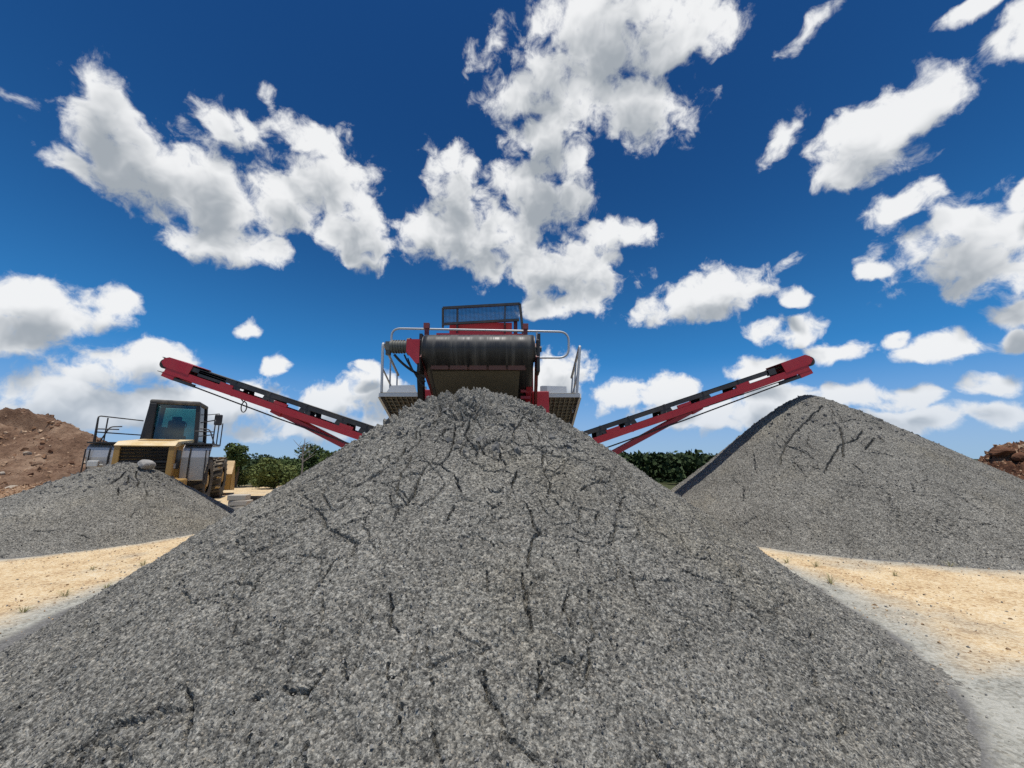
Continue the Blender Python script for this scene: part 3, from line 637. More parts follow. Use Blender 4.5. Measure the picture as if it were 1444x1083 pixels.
# ------------------------------------------------------------------ vegetation
def leaves(C, rad, n, size, seed):                        # leaf-sized triangles spread through lobes
    r_ = np.random.default_rng(seed); C = np.asarray(C, float); rad = np.asarray(rad, float)
    k = r_.choice(len(C), n, p=rad ** 2 / (rad ** 2).sum()); d = r_.normal(size=(n, 3)); d /= np.linalg.norm(d, axis=1, keepdims=True)
    d[:, 2] *= 0.8; P = C[k] + d * (rad[k] * (0.45 + 0.6 * r_.random(n) ** 0.6))[:, None]
    u = r_.normal(size=(n, 3)); u /= np.linalg.norm(u, axis=1, keepdims=True); w = np.cross(u, r_.normal(size=(n, 3))); w /= np.linalg.norm(w, axis=1, keepdims=True) + 1e-6
    s = size * (0.6 + 0.8 * r_.random(n))[:, None]
    V = np.stack([P - u * s, P + w * s * 0.55, P + u * s, P - w * s * 0.55], 1).reshape(-1, 3)
    return V, np.arange(4 * n).reshape(n, 4), np.repeat(np.clip(0.5 * r_.random(len(C))[k] + 0.5 * r_.random(n), 0, 1), 4)
def plant(name, label, cat, loc, h, w, n, size, mt, seed, trunk=0.35, group=None, nl=9):
    rr = random.Random(seed); loc = Vector(loc); root = empty(name, loc); tag(root, label, cat, group)
    C, Rd = [], []
    for i in range(nl):
        a = rr.uniform(0, 6.28); q = rr.uniform(0, 1) ** 0.6 * w * 0.36; zz = h * (trunk + (0.92 - trunk) * rr.random())
        C.append((q * math.cos(a), q * math.sin(a), zz)); Rd.append(w * rr.uniform(0.14, 0.26))
    Rd = [min(r_, max(0.08, c[2])) for c, r_ in zip(C, Rd)]
    V, Fc, t = leaves(C, Rd, n, size, seed); V[:, 2] = np.maximum(V[:, 2], 0.02)
    mesh_np('crown', V, Fc, mt, root, dict(tint=t))
    m = MB(); m.tube([(0, 0, -0.15), (rr.uniform(-.05, .05) * h, 0, h * 0.3), (rr.uniform(-.08, .08) * h, rr.uniform(-.05, .05) * h, h * 0.7)], 0, 7, True, [0.035 * h, 0.026 * h, 0.010 * h])
    for c in C[:6]:
        m.tube([(0, 0, h * rr.uniform(0.12, 0.35)), (c[0] * .5, c[1] * .5, c[2] * .7), c], 0, 5, True, [0.016 * h, 0.011 * h, 0.004 * h])
    m.build('trunk', BARK, root)
    return root
def gz(x, y): return float(terrain(np.array([x]), np.array([y]))[0])
def spot(px, Y):
    p = at(px, HOR, Y); return Vector((p.x, Y, gz(p.x, Y)))
def top_h(px, py, Y): return at(px, py, Y).z - spot(px, Y).z
for i, (px, py, Y, wpx, mt, lab) in enumerate([
    (336, 627, 24.0, 40, LEAF, 'small rounded tree just right of the loader'), (362, 652, 25.0, 52, LEAF2, 'light green bush beside the tree near the loader'),
    (392, 662, 23.0, 56, LEAF2, 'low pale green bush nearest the sand, left of the dead tree'), (412, 648, 29.0, 50, LEAF, 'dark green bush behind the pale low bush'),
    (452, 634, 32.0, 62, LEAF, 'taller green bush at the foot of the dead tree'), (474, 640, 28.0, 46, LEAF, 'green bush under the left conveyor strut, beside the gravel slope'), (380, 645, 36.0, 60, LEAFD, 'dark tree far behind the loader-side bushes')]):
    s = spot(px, Y); h = top_h(px, py, Y); w = wpx * Y / F * 1.1
    plant('tree' if i in (0, 6) else 'bush', lab, 'tree' if i in (0, 6) else 'bush', s, h, w, 2600, 0.085 if Y < 30 else 0.11, mt, 500 + i, 0.38 if i == 0 else 0.12, 'bushes and trees behind the yard', 12)
def dead_tree():
    Y = 26.5; s = spot(427, Y); h = top_h(427, 618, Y); root = empty('dead_tree', s); tag(root, 'bare grey dead tree among the green bushes', 'tree')
    rr = random.Random(3); m = MB(); m.tube([(0, 0, -0.2), (0.03, 0, h * .35), (-0.04, 0, h * .7), (0.02, 0, h)], 0, 7, True, [0.07, 0.055, 0.04, 0.012]); m.build('trunk', DEADW, root)
    m = MB()
    for k in range(9):
        z0 = h * rr.uniform(0.4, 0.85); a = rr.choice((-1, 1)) * rr.uniform(.5, 1); L = h * rr.uniform(0.14, 0.3)
        p1 = Vector((a * L * .5, rr.uniform(-.2, .2), z0 + L * .35)); p2 = Vector((a * L, rr.uniform(-.3, .3), z0 + L * rr.uniform(.6, 1.0)))
        m.tube([(0, 0, z0), p1, p2], 0, 5, True, [0.03, 0.02, 0.006]); m.tube([p1, p1 + Vector((-a * L * .15, .1, L * .45))], 0, 5, True, [0.014, 0.004])
    m.build('branches', DEADW, root)
dead_tree()
def forest():
    r_ = np.random.default_rng(77); VV, FF, TT = [], [], []; n0 = 0
    for i in range(520):
        Y = 44 + 300 * r_.random() ** 1.9; X = r_.uniform(-1.25, 1.15) * Y
        if X < 0 and Y < 60: continue
        if i < 110: Y = 27 + 18 * r_.random(); X = Y * r_.uniform(0.16, 0.62)
        h = r_.uniform(4.2, 7.6) if Y > 60 else r_.uniform(3.2, 5.4)
        z0 = gz(X, Y); h = min(h, EYE - z0 + Y * r_.uniform(0.004, 0.014) + 0.15)
        w = h * r_.uniform(0.8, 1.15)
        C = [(X + r_.normal(0, w * .25), Y + r_.normal(0, w * .25), z0 + h * r_.uniform(.3, .85)) for _ in range(7)]; Rd = [w * r_.uniform(.18, .28) for _ in C]
        V, Fc, t = leaves(C, Rd, 300 if Y < 110 else 180, 0.17 * (1 + Y / 140), 1000 + i)
        VV.append(V); FF.append(Fc + n0); TT.append(np.clip(t * 0.8 + 0.2 * r_.random(), 0, 1)); n0 += len(V)
    o = mesh_np('forest', np.concatenate(VV), np.concatenate(FF), LEAFD, None, dict(tint=np.concatenate(TT))); tag(o, 'dark green woodland along the horizon', kind='stuff')
forest()
def far_canopy():                                          # continuous wooded land out to the horizon
    xs = np.linspace(-1, 1, 280); ys = 150 * (2600 / 150) ** np.linspace(0, 1, 80); S, Y = np.meshgrid(xs, ys); X = S * Y * 1.5
    Z = terrain(X, Y) + 4.0 + 1.3 * fbm(X * 0.13, Y * 0.13, 3, 71) + 0.9 * fbm(X * 0.5, Y * 0.5, 2, 72) + 3.0 * fbm(X * 0.006, Y * 0.004, 3, 73) * sstep(Y, 250, 900) + 2.2 * sstep(Y, 300, 1200)
    Z[0] -= 6
    o = height_mesh('distant_woods', X, Y, Z, dirt_mat('far_foliage', [(0.38, (0.014, 0.024, 0.010)), (0.55, (0.032, 0.05, 0.018)), (0.75, (0.06, 0.085, 0.03))], 1.0)); tag(o, 'far tree canopy fading towards the horizon', kind='stuff')
far_canopy()
def tuft(px, py, h, seed, label):
    p = on_ground(px, py); p.z = gz(p.x, p.y); root_m = []; rr = np.random.default_rng(seed); n = 26; V = []; Fc = []; t = []
    for i in range(n):
        a = rr.uniform(0, 6.28); L = h * rr.uniform(.3, 1.0); ln = rr.uniform(.4, 1.6) * h; d = np.array([math.cos(a), math.sin(a), 0]); s = np.array([-d[1], d[0], 0]) * 0.0022
        b0 = d * 0.015; b1 = d * ln * .45 + np.array([0, 0, L * .7]); b2 = d * ln + np.array([0, 0, L * rr.uniform(.6, 1.0)]); k = len(V)
        V += [b0 - s, b0 + s, b1 + s, b1 - s, b2 + s * .2, b2 - s * .2]; Fc += [(k, k + 1, k + 2, k + 3), (k + 3, k + 2, k + 4, k + 5)]; t += [rr.random()] * 6
    o = mesh_np('grass_tuft', np.array(V), np.array(Fc), DRYG, None, dict(tint=t), loc=p); tag(o, label, 'grass', 'sparse grass tufts on the sand')
for i, (px, py, h, lab) in enumerate([(32, 866, .08, 'leftmost grass tuft on the sand, by the left frame edge'), (92, 842, .11, 'largest grass tuft on the left patch of sand'), (150, 832, .08, 'grass tuft midway along the left sand, just above the grey strip'),
        (130, 803, .07, 'grass tuft on the left sand nearest the smallest gravel pile'), (202, 797, .10, 'rightmost grass tuft on the left sand, beside the large gravel slope'),
        (1110, 795, .12, 'leftmost grass tuft on the right sand, near its narrow tip'), (1150, 800, .11, 'second grass tuft from the narrow tip of the right sand'), (1172, 822, .15, 'tall wispy grass tuft on the right sand, nearest the large gravel slope'),
        (1262, 812, .08, 'low grass tuft in the middle of the right sand patch'), (1340, 800, .11, 'grass tuft at the foot of the tall gravel pile, right of the sand middle'), (1432, 797, .18, 'bushiest green grass tuft at the right frame edge')]):
    tuft(px, py, h, 600 + i, lab)

# ------------------------------------------------------------------ the screening plant
O = Vector((-0.68, 10.0, 0.0)); plant_root = empty('screening_plant', O)
tag(plant_root, 'red mobile screening plant with side conveyors, behind the largest gravel pile', 'screener')
def P_(): return MB(O)
# discharge conveyor, rising towards the camera
YH = 6.55; hl, hr = at(600, 492, YH), at(752, 493, YH); rad = 0.245; T22 = R(25); back = Vector((0.03, math.cos(T22), -math.sin(T22))); nb = Vector((0, math.sin(T22), math.cos(T22)))
wl_ = hr.x - hl.x; ctr = (hl + hr) / 2; LC_ = 4.3
m = P_()
for sx in (-1, 1):
    x = ctr.x + sx * (wl_ / 2 + 0.06); s = Vector((x, YH, ctr.z))
    m.beam(s - back * 0.05 - nb * 0.06, s + back * LC_ - nb * 0.06, 0.05, 0.30, nb)
    pass
for k in (1.0, 2.2, 3.4): m.beam(Vector((ctr.x - wl_ / 2, YH, ctr.z)) + back * k - nb * 0.08, Vector((ctr.x + wl_ / 2, YH, ctr.z)) + back * k - nb * 0.08, 0.08, 0.10)
disc = m.build('discharge_conveyor', DRED, plant_root)
for sx in (-1, 1):
    s = Vector((ctr.x + sx * (wl_ / 2 + 0.075), YH, ctr.z)); m = P_(); m.box(s + Vector((0, 0.04, -0.14)), (0.055, 0.34, 0.56), bev=.015); m.box(s + Vector((sx * 0.03, 0.12, 0.18)), (0.05, 0.12, 0.24)); m.build('end_plate', BLK, disc)
m = P_(); prof_ = []; th_ = 0.014
for k in range(15):                                        # round the head drum, then back along both runs
    a = R(90 - T22 * 57.2958 * 0 + 25 * 0) ; an = math.pi / 2 - T22 + 0 + math.pi * k / 14
    prof_.append(Vector((0, math.cos(an) * rad, math.sin(an) * rad)))
prof_ = [nb * rad + back * LC_ * 0.97] + [nb * math.cos(q) * rad - back * math.sin(q) * rad for q in [math.pi * k / 14 for k in range(15)]] + [-nb * rad + back * LC_ * 0.97]
NX = 24
V = []; Q = []
for layer in (0, 1):
    for p in prof_:
        for j in range(NX + 1):
            x = ctr.x - wl_ / 2 + wl_ * j / NX; sag = -0.0
            pp = p * (1 - layer * th_ / rad) if p.dot(back) < 1 else p - (nb * th_ * layer if p.dot(nb) > 0 else -nb * th_ * layer)
            V.append(Vector((x, YH, ctr.z)) + Vector((0, pp.y, pp.z)))
np_ = len(prof_)
for i in range(np_ - 1):
    for j in range(NX):
        a = i * (NX + 1) + j; Q.append((a, a + 1, a + NX + 2, a + NX + 1)); b_ = a + np_ * (NX + 1); Q.append((b_, b_ + NX + 1, b_ + NX + 2, b_ + 1))
    for j in (0, NX):
        a = i * (NX + 1) + j; b_ = a + np_ * (NX + 1); Q.append((a, a + NX + 1, b_ + NX + 1, b_))
m.add(V, Q, True); m.build('belt', BELT, disc)
m = P_(); m.cyl((ctr.x - wl_ / 2 - 0.02, YH, ctr.z), (ctr.x + wl_ / 2 + 0.02, YH, ctr.z), rad - 0.02, 28); m.cyl((ctr.x - wl_ / 2 - 0.22, YH, ctr.z), (ctr.x + wl_ / 2 + 0.14, YH, ctr.z), 0.05, 14); m.build('head_drum', DARK, disc)
a, b_ = at(606, 517, YH + 0.02), at(742, 518, YH + 0.02)
m = P_(); m.beam(a + Vector((0, 0.06, 0)), b_ + Vector((0, 0.06, 0)), 0.06, 0.06); m.build('scraper_bar', RUST, disc)
for k in range(5):
    t0, t1 = (k + 0.06) / 5, (k + 0.94) / 5; p0, p1 = a.lerp(b_, t0), a.lerp(b_, t1); L = (p1 - p0)
    m = P_(); m.prism([p0 + Vector((0, 0, -.045)), p1 + Vector((0, 0, -.045)), p1 + Vector((0, 0, .035)), p0 + L * .5 + Vector((0, 0, .055)), p0 + Vector((0, 0, .035))], (0, 0.018, 0)); m.build('scraper_blade', RUST, disc)
pl_, pr_ = at(609, 524, YH + .12), at(733, 523, YH + .12); ql, qr = at(617.5, 562, 7.25), at(730, 563, 7.25)
m = P_(); kk = 1.35; m.add([pl_, pr_, pr_ + (qr - pr_) * kk, pl_ + (ql - pl_) * kk], [(0, 1, 2, 3)]); nrm = (pr_ - pl_).cross(ql - pl_).normalized()
m = P_(); m.prism([pl_, pr_, pr_ + (qr - pr_) * kk, pl_ + (ql - pl_) * kk], (0, 0.01, 0.02)); m.build('under_pan', OLIVE, disc)
# hydraulic drive on the left end
mc = at(562, 489, YH); xr = at(577, 489, YH).x; xl = at(547, 489, YH).x
m = P_(); m.cyl((xl + .05, YH, mc.z), (xr, YH, mc.z), 0.105, 20)
for k in range(5): m.cyl((xl + .09 + k * .045, YH, mc.z), (xl + .105 + k * .045, YH, mc.z), 0.118, 20)
m.box((xl + .02, YH, mc.z), (.09, .15, .15)); m.box((xl + .02, YH - .02, mc.z - .11), (.07, .08, .08)); m.cyl((xr - .02, YH, mc.z), (xr + .03, YH, mc.z), 0.15, 20); m.build('drive_motor', MOTOR, disc)
g0, g1 = at(577, 482, YH), at(592, 515, YH)
m = P_(); m.prism([(g0.x, YH - .16, g0.z), (g1.x + .02, YH - .16, g0.z), (g1.x + .02, YH - .16, g1.z), (g1.x - .04, YH - .16, g1.z), (g0.x, YH - .16, g0.z - .22)], (0, .34, 0)); m.build('gearbox', RED, disc)
for i, (c0, c1, dip, rr_) in enumerate([((556, 500), (600, 532), 10, .022), ((570, 500), (600, 538), 16, .014), ((575, 505), (598, 545), 9, .011)]):
    A, B = at(*c0, YH - .03), at(*c1, YH + .1); mid = at((c0[0] * .6 + c1[0] * .4), (c0[1] + c1[1]) / 2 + dip * .6, YH)
    m = P_(); m.tube([A * (1 - t) ** 2 + mid * 2 * t * (1 - t) + B * t * t for t in [k / 12 for k in range(13)]], rr_, 8); m.build('hydraulic_hose', RUB, disc)
for px in (597, 756):
    p = at(px, 497, YH - .02); m = P_(); m.box(p, (.13, .16, .17), bev=.02); m.cyl(p + Vector((0, -.09, 0)), p + Vector((0, -.06, 0)), .05, 14)
    for q in (-1, 1): m.cyl(p + Vector((0, -.10, q * .065)), p + Vector((0, -.07, q * .065)), .014, 8)
    m.build('bearing', MOTOR, disc)
for px, py0, py1 in ((602, 457, 480), (741, 458, 482)):
    A, B = at(px, py1, YH + .3), at(px, py0, YH + .3); m = P_(); m.beam(A - Vector((0, 0, .15)), B, .075, .05, (0, 1, 0)); m.box(B + Vector((0, -.01, -.04)), (.10, .07, .10)); m.build('post', DRED, disc)
A, B = at(616, 472.5, YH + .45), at(738, 473.5, YH + .45); m = P_(); m.beam(A, B, .10, .045); m.build('cross_beam', RED, disc)
for px in (593, 748):                                      # legs holding the head of the conveyor
    A, B = at(px, 520, YH + .45), at(px + (3 if px < 650 else -7), 610, YH + 1.3); m = P_(); m.beam(A, B, .10, .16, (0, 1, 0)); m.build('support_leg', BLK if px < 650 else RED, disc)
for k in range(4):
    p = at(741, 552 + k * 9, YH + .7); m = P_(); m.box(p, (.18, .10, .05)); m.build('leg_bracket', RED, disc)

# screen box behind the belt
YS = 9.0; s0, s1 = at(634, 455, YS), at(722, 474, YS); tb = Vector((0, math.cos(R(15)), -math.sin(R(15))))
m = P_(); A = Vector((s0.x, YS, s1.z - .30)); wb = s1.x - s0.x
m.prism([(s0.x, YS, s0.z), (s1.x, YS, s0.z), (s1.x, YS, s1.z - .9), (s0.x, YS, s1.z - .9)], tb * 4.2)
sb = m.build('screen_box', RED, plant_root)
m = P_(); wide0, wide1 = at(607, 500, YS), at(752, 500, YS)
m.prism([(wide0.x, YS + .1, s1.z - .25), (wide1.x, YS + .1, s1.z - .25), (wide1.x, YS + .1, s1.z - 1.35), (wide0.x, YS + .1, s1.z - 1.35)], tb * 4.4); m.build('side_plates', DRED, sb)
for px in (645, 712): m = P_(); m.box(at(px, 456, YS - .03) + Vector((0, 0, -.14)), (.05, .05, .30)); m.build('stiffener', DRED, sb)
m = P_(); m.box(at(727, 462, YS - .04), (.09, .06, .28)); m.build('stiffener', DRED, sb)
q = [(624.5, 434.5), (733, 428.5), (732, 451), (624.5, 457)]; Q3 = [at(x, y, YS - .15) for x, y in q]
m = P_()
for i, (a, b_) in enumerate(((0, 1), (3, 2))): m.beam(Q3[a], Q3[b_], .05, .06)
m.beam(Q3[0], at(624.5, 462, YS - .15), .045, .045); m.beam(Q3[1], at(737.5, 470, YS - .15), .06, .05)
for t in (.19, .81): m.beam(Q3[0].lerp(Q3[1], t), Q3[3].lerp(Q3[2], t) - Vector((0, 0, .12)), .035, .035)
m.build('guard_frame', DARK, sb)
m = P_()
for k in range(1, 58): t = k / 58; m.tube([Q3[0].lerp(Q3[1], t), Q3[3].lerp(Q3[2], t)], .0048, 4, False)
for k in range(1, 13): t = k / 13; m.tube([Q3[0].lerp(Q3[3], t), Q3[1].lerp(Q3[2], t)], .0048, 4, False)
m.build('guard_mesh', DARK, sb)

# access platforms with hand rails, sloping with the screen box
TP = R(22); bk = Vector((0, math.cos(TP), -math.sin(TP))); YP = 8.0; UPP = Vector((0, math.sin(TP), math.cos(TP)))
for side in (-1, 1):
    if side < 0: o0, i0 = at(535, 558, YP), at(601, 556, YP)
    else: o0, i0 = at(818, 563, YP), at(757, 553, YP)
    o0.z = i0.z = (o0.z + i0.z) / 2; L = 1.75
    m = P_(); m.beam(o0, i0, .05, .07)
    m.beam(o0, o0 + bk * L, .05, .10, UPP); m.beam(i0, i0 + bk * L, .05, .10, UPP); m.beam(o0 + bk * L, i0 + bk * L, .05, .10, UPP)
    plat = m.build('access_platform', GALV, plant_root)
    m = P_(); nx_, ny_ = 9, 12
    for k in range(1, nx_): a = o0.lerp(i0, k / nx_); m.beam(a + UPP * .02, a + bk * L + UPP * .02, .012, .05, UPP)
    for k in range(1, ny_): a = o0 + bk * L * k / ny_; b2 = i0 + bk * L * k / ny_; m.beam(a + UPP * .025, b2 + UPP * .025, .012, .035, UPP)
    m.prism([o0 + UPP * .055, i0 + UPP * .055, i0 + bk * L + UPP * .055, o0 + bk * L + UPP * .055], UPP * .006); m.build('grating', GRAT, plat)
    m = P_(); inn = o0.lerp(i0, .30), o0.lerp(i0, .88)
    kh = .22; m.prism([inn[0] + Vector((0, .02, 0.03)), inn[1] + Vector((0, .02, 0.03)), inn[1] + Vector((0, .06, kh)), inn[0] + Vector((0, .06, kh * .92))] if side > 0 else [o0.lerp(i0, .12) + Vector((0, .02, .03)), o0.lerp(i0, .80) + Vector((0, .02, .03)), o0.lerp(i0, .72) + Vector((0, .06, kh)), o0.lerp(i0, .22) + Vector((0, .06, kh * .95))], (0, .02, 0)); m.build('kick_plate', GALV, plat)
    ph = [(538, 553), (540, 482)] if side < 0 else [(813, 560), (818, 486)]
    A, B = at(*ph[0], YP), at(*ph[1], YP); r1 = B + bk * 1.25
    m = P_(); m.tube(rounded([A, B, r1 + Vector((side * -.02, 0, 0))], .10), .028, 8); m.build('hand_rail', GALV, plat)
    mid = A.lerp(B, .48); m = P_(); m.tube([mid, mid + bk * 1.2], .018, 8); m.build('mid_rail', GALV, plat)
    for k in (.62, 1.22):
        m = P_(); m.tube([A + bk * k - UPP * .02, B + bk * k], .018, 8); m.build('rail_post', GALV, plat)
    c0 = i0 + Vector((side * -.02, 0, 0))
    m = P_(); m.box(c0 + Vector((side * .09, .10, -.20)) if side > 0 else c0 + Vector((.05, .10, -.10)), (.34, .36, .56) if side > 0 else (.20, .36, .40), bev=.015); m.build('side_cover', RED, plat)
    m = P_(); m.box(c0 + Vector((side * .16, -.02, .12)) if side > 0 else c0 + Vector((-.09, -.02, .10)), (.14, .05, .14)); m.build('cover_plate', CONC if False else GALV, plat)
YR_ = 8.3; m = P_()
m.tube(rounded([at(552, 492, YR_), at(552, 463, YR_), at(802, 468, YR_), at(802, 504.5, YR_), at(752, 504.5, YR_)], .22, 7), .024, 8); m.build('guard_rail', GALV, plant_root)
for px, py0, py1 in ((757, 467, 545),):
    m = P_(); m.tube([at(px, py0, YR_), at(px, py1, YR_)], .022, 8); m.build('guard_rail_post', GALV, plant_root)
# undercarriage, engine housing, feed hopper (mostly hidden behind the pile)
m = P_()
for sx in (-.85, .85): m.beam(O + Vector((sx, -2.0, 1.05)), O + Vector((sx, 6.5, 1.05)), .25, .4)
for y in (-1.5, 0.5, 2.5, 4.5, 6.0): m.beam(O + Vector((-.85, y, 1.05)), O + Vector((.85, y, 1.05)), .2, .3)
m.build('chassis', RED, plant_root)
for sx in (-1.25, 1.25):
    m = P_(); pts = [(0, -.2), (0.35, 0), (3.1, 0), (3.45, .3), (3.45, .5), (3.1, .78), (.35, .78), (0, .5)]
    m.prism([O + Vector((sx - .2, .2 + a, b2 + .02 if b2 > 0 else .02)) for a, b2 in [(0, .3)] + pts[1:]], (.4, 0, 0)); m.build('crawler_track', DARK, plant_root)
m = P_(); m.box(O + Vector((.0, 3.3, 1.9)), (1.9, 2.2, 1.2), bev=.05); m.build('engine_housing', RED, plant_root)
m = P_(); c = O + Vector((0, 6.2, 2.4))
for sx in (-1, 1): m.prism([c + Vector((sx * .6, -1.6, 0)), c + Vector((sx * .6, 1.6, 0)), c + Vector((sx * 1.3, 1.9, 1.1)), c + Vector((sx * 1.3, -1.9, 1.1))], (sx * .04, 0, 0))
m.prism([c + Vector((-.6, 1.6, 0)), c + Vector((.6, 1.6, 0)), c + Vector((1.3, 1.9, 1.1)), c + Vector((-1.3, 1.9, 1.1))], (0, .04, 0)); m.box(c + Vector((0, 0, -.25)), (1.3, 3.4, .45)); m.build('feed_hopper', RED, plant_root)

# side conveyors
def side_conveyor(sgn):
    YC = 10.6; D_ = Vector((0, .58, 0))
    if sgn < 0: tip, foot = at(232, 520.5, YC), at(505, 615, YC); btip, bfoot = at(262, 517.5, YC), at(528, 606, YC); st0, st1 = at(388, 580, YC), at(491, 633, YC); xid = (331, 381, 434, 486, 520)
    else: tip, foot = at(1142, 517, YC), at(839, 622, YC); btip, bfoot = at(1083, 525.5, YC), at(822, 612.5, YC); st0, st1 = at(984, 576, YC), at(866, 640, YC); xid = (1043, 992, 936, 885, 845)
    u = (tip - foot).normalized(); nn = Vector((-u.z, 0, u.x)) if u.x > 0 else Vector((u.z, 0, -u.x))
    foot2 = foot - u * 1.9; bf2 = bfoot - (btip - bfoot).normalized() * 1.5
    m = P_()
    for d in (Vector((0, 0, 0)), D_): m.beam(foot2 + d, tip + d - u * .05, .07, .18, nn)
    L = (tip - foot2).length
    for k in range(9): p = foot2 + u * (.4 + k * (L - .7) / 8); m.beam(p, p + D_, .07, .07)
    for q in (.30, .55, .76): p = foot2.lerp(tip, q); m.box(p + nn * .13 + Vector((0, -.01, 0)), (.38, .05, .09), Matrix.Rotation(-math.atan2(u.z, u.x), 3, 'Y'))
    c = m.build('side_conveyor', RED, plant_root)
    bu = (btip - bfoot).normalized(); bn = Vector((-bu.z, 0, bu.x)) if bu.x > 0 else Vector((bu.z, 0, -bu.x))
    m = P_(); NW = 8; hw = D_.y
    V = []; Q = []; ends = [bf2, btip + bu * .75]
    for e in ends:
        for layer in (0.0, -0.02):
            for j in range(NW + 1):
                t = j / NW; V.append(e + D_ * t + bn * (0.05 * (2 * t - 1) ** 2 + layer + .02))
    for layer in (0, 1):
        for j in range(NW): a = layer * (NW + 1) + j; b2 = a + 2 * (NW + 1); Q.append((a, a + 1, b2 + 1, b2))
    m.add(V, Q); ends_r = [e - bn * .34 for e in ends]
    m.beam(ends_r[0] + D_ * .5, ends_r[1] + D_ * .5, .46, .014, bn); m.build('belt', RUB, c)
    for d in (Vector((0, 0, 0)), D_):
        m = P_(); m.beam(bf2 + d, btip + d, .05, .11, bn); m.build('belt_rail', DARK, c)
    for px in xid:
        t = (at(px, 560, YC).x - bfoot.x) / (btip.x - bfoot.x); p = bfoot.lerp(btip, t); low_ = p - bn * .27
        m = P_()
        for d in (Vector((0, -.02, 0)), D_ + Vector((0, .02, 0))):
            m.prism([p + d - bu * .13, p + d + bu * .13, low_ + d + bu * .20, low_ + d + bu * .06, p + d - bn * .12, low_ + d - bu * .06, low_ + d - bu * .20], (0, .02, 0))
        m.cyl(p - bn * .06, p - bn * .06 + D_, .045, 12); m.cyl(p - bn * .32, p - bn * .32 + D_, .035, 12); m.cyl(p + bn * .05 - Vector((0, .05, 0)), p + bn * .05 + Vector((0, .02, 0)), .03, 10); m.build('idler', DARK, c)
    # head guard and roller
    h0 = btip + bu * .05
    def qd(a, b2): return tip + u * a + nn * b2
    m = P_()
    for d in (Vector((0, -.045, 0)), D_ + Vector((0, .025, 0))):
        m.prism([qd(-.72, .06) + d, qd(.02, .06) + d, qd(.14, .16) + d, qd(.10, .27) + d, qd(.02, .33) + d, qd(-.74, .33) + d], (0, .02, 0))
    m.prism([qd(-.74, .33) + Vector((0, -.045, 0)), qd(.0, .33) + Vector((0, -.045, 0)), qd(.0, .345) + Vector((0, -.045, 0)), qd(-.74, .345) + Vector((0, -.045, 0))], D_ + Vector((0, .09, 0))); m.build('head_guard', RED, c)
    m = P_(); m.cyl(qd(.05, .14) - Vector((0, .03, 0)), qd(.05, .14) + D_ + Vector((0, .03, 0)), .135, 22); m.build('head_roller', RUB, c)
    m = P_(); a = qd(-.02, -.13); b2 = qd(-.38, -.15); m.beam(a, b2, .06, .13, nn); m.beam(a + D_, b2 + D_, .06, .13, nn); m.beam(a + D_ * .5, b2 + D_ * .5, .5, .02, nn); m.build('scraper_box', RED, c)
    m = P_(); m.beam(qd(-.38, -.17), qd(-1.0, -.17), .05, .08, nn); m.beam(qd(-.95, .20), qd(-1.75 if sgn < 0 else -1.2, .21), .05, .17, nn); m.build('skirt', DARK, c)
    # folding strut and its hydraulic line
    su = (st1 - st0).normalized()
    for d in (Vector((0, .12, 0)), D_ - Vector((0, .12, 0))):
        m = P_(); m.beam(st0 + d, st1 + su * 1.6 + d, .09, .125, (0, 0, 1)); m.box(st0 + d + Vector((0, -.01, .0)), (.30, .13, .17), Matrix.Rotation(math.atan2(-su.z, su.x) if su.x > 0 else math.atan2(su.z, -su.x), 3, 'Y')); m.build('strut', RED, c)
    m = P_(); p0 = qd(-.9, -.19) + Vector((0, .05, 0)); p1 = foot2 - nn * .22 + Vector((0, .05, 0)); m.tube([p0, p0.lerp(p1, .4) - nn * .05, p0.lerp(p1, .7) - nn * .05, p1], .020, 6); m.build('hydraulic_pipe', DARK, c)
    if sgn < 0:
        ce = at(344, 574, YC); m = P_(); m.tube([at(338, 560, YC)] + [ce + Vector((math.sin(R(q)) * .075 , 0, math.cos(R(q)) * .14)) for q in range(-20, 345, 20)] + [at(350, 560, YC)], .014, 6); m.build('hose_loop', RUB, c)
    return c
side_conveyor(-1); side_conveyor(1)

# ------------------------------------------------------------------ the wheel loader (own frame: rear at y = 0, facing +y)
LD = empty('wheel_loader', (-11.56, 12.68, 0), R(28)); tag(LD, 'dusty yellow wheel loader with dark cab, seen from its rear', 'loader')
def lb(): return MB()
HW = .69
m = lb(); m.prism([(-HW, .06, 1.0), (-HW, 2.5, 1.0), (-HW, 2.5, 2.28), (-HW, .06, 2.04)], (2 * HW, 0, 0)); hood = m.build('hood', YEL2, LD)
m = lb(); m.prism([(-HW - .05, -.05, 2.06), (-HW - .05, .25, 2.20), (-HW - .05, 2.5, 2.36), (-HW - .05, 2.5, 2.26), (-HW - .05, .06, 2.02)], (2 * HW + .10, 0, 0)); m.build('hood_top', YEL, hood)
m = lb(); m.prism([(-.42, .75, 2.243), (-.42, 1.9, 2.325), (.42, 1.9, 2.325), (.42, .75, 2.243)], (0, 0, .012)); m.build('hood_vent', YEL2, hood)
for sx in (-1, 1):
    m = lb(); m.box((sx * (HW - .035), 0.03, 1.50), (.15, .12, 1.12), bev=.02); m.build('grille_post', YEL2, hood)
m = lb(); m.box((0, .075, 1.52), (2 * HW - .2, .03, 1.05)); gr = m.build('grille', BLK, hood)
for k in range(10):
    m = lb(); m.box((0, .04, 1.08 + k * .10), (2 * HW - .22, .035, .05), Matrix.Rotation(R(30), 3, 'X')); m.build('louver', BLK, gr)
for z in (1.02, 1.56):
    m = lb(); m.box((0, .025, z), (2 * HW - .22, .05, .05)); m.build('grille_bar', BLK, gr)
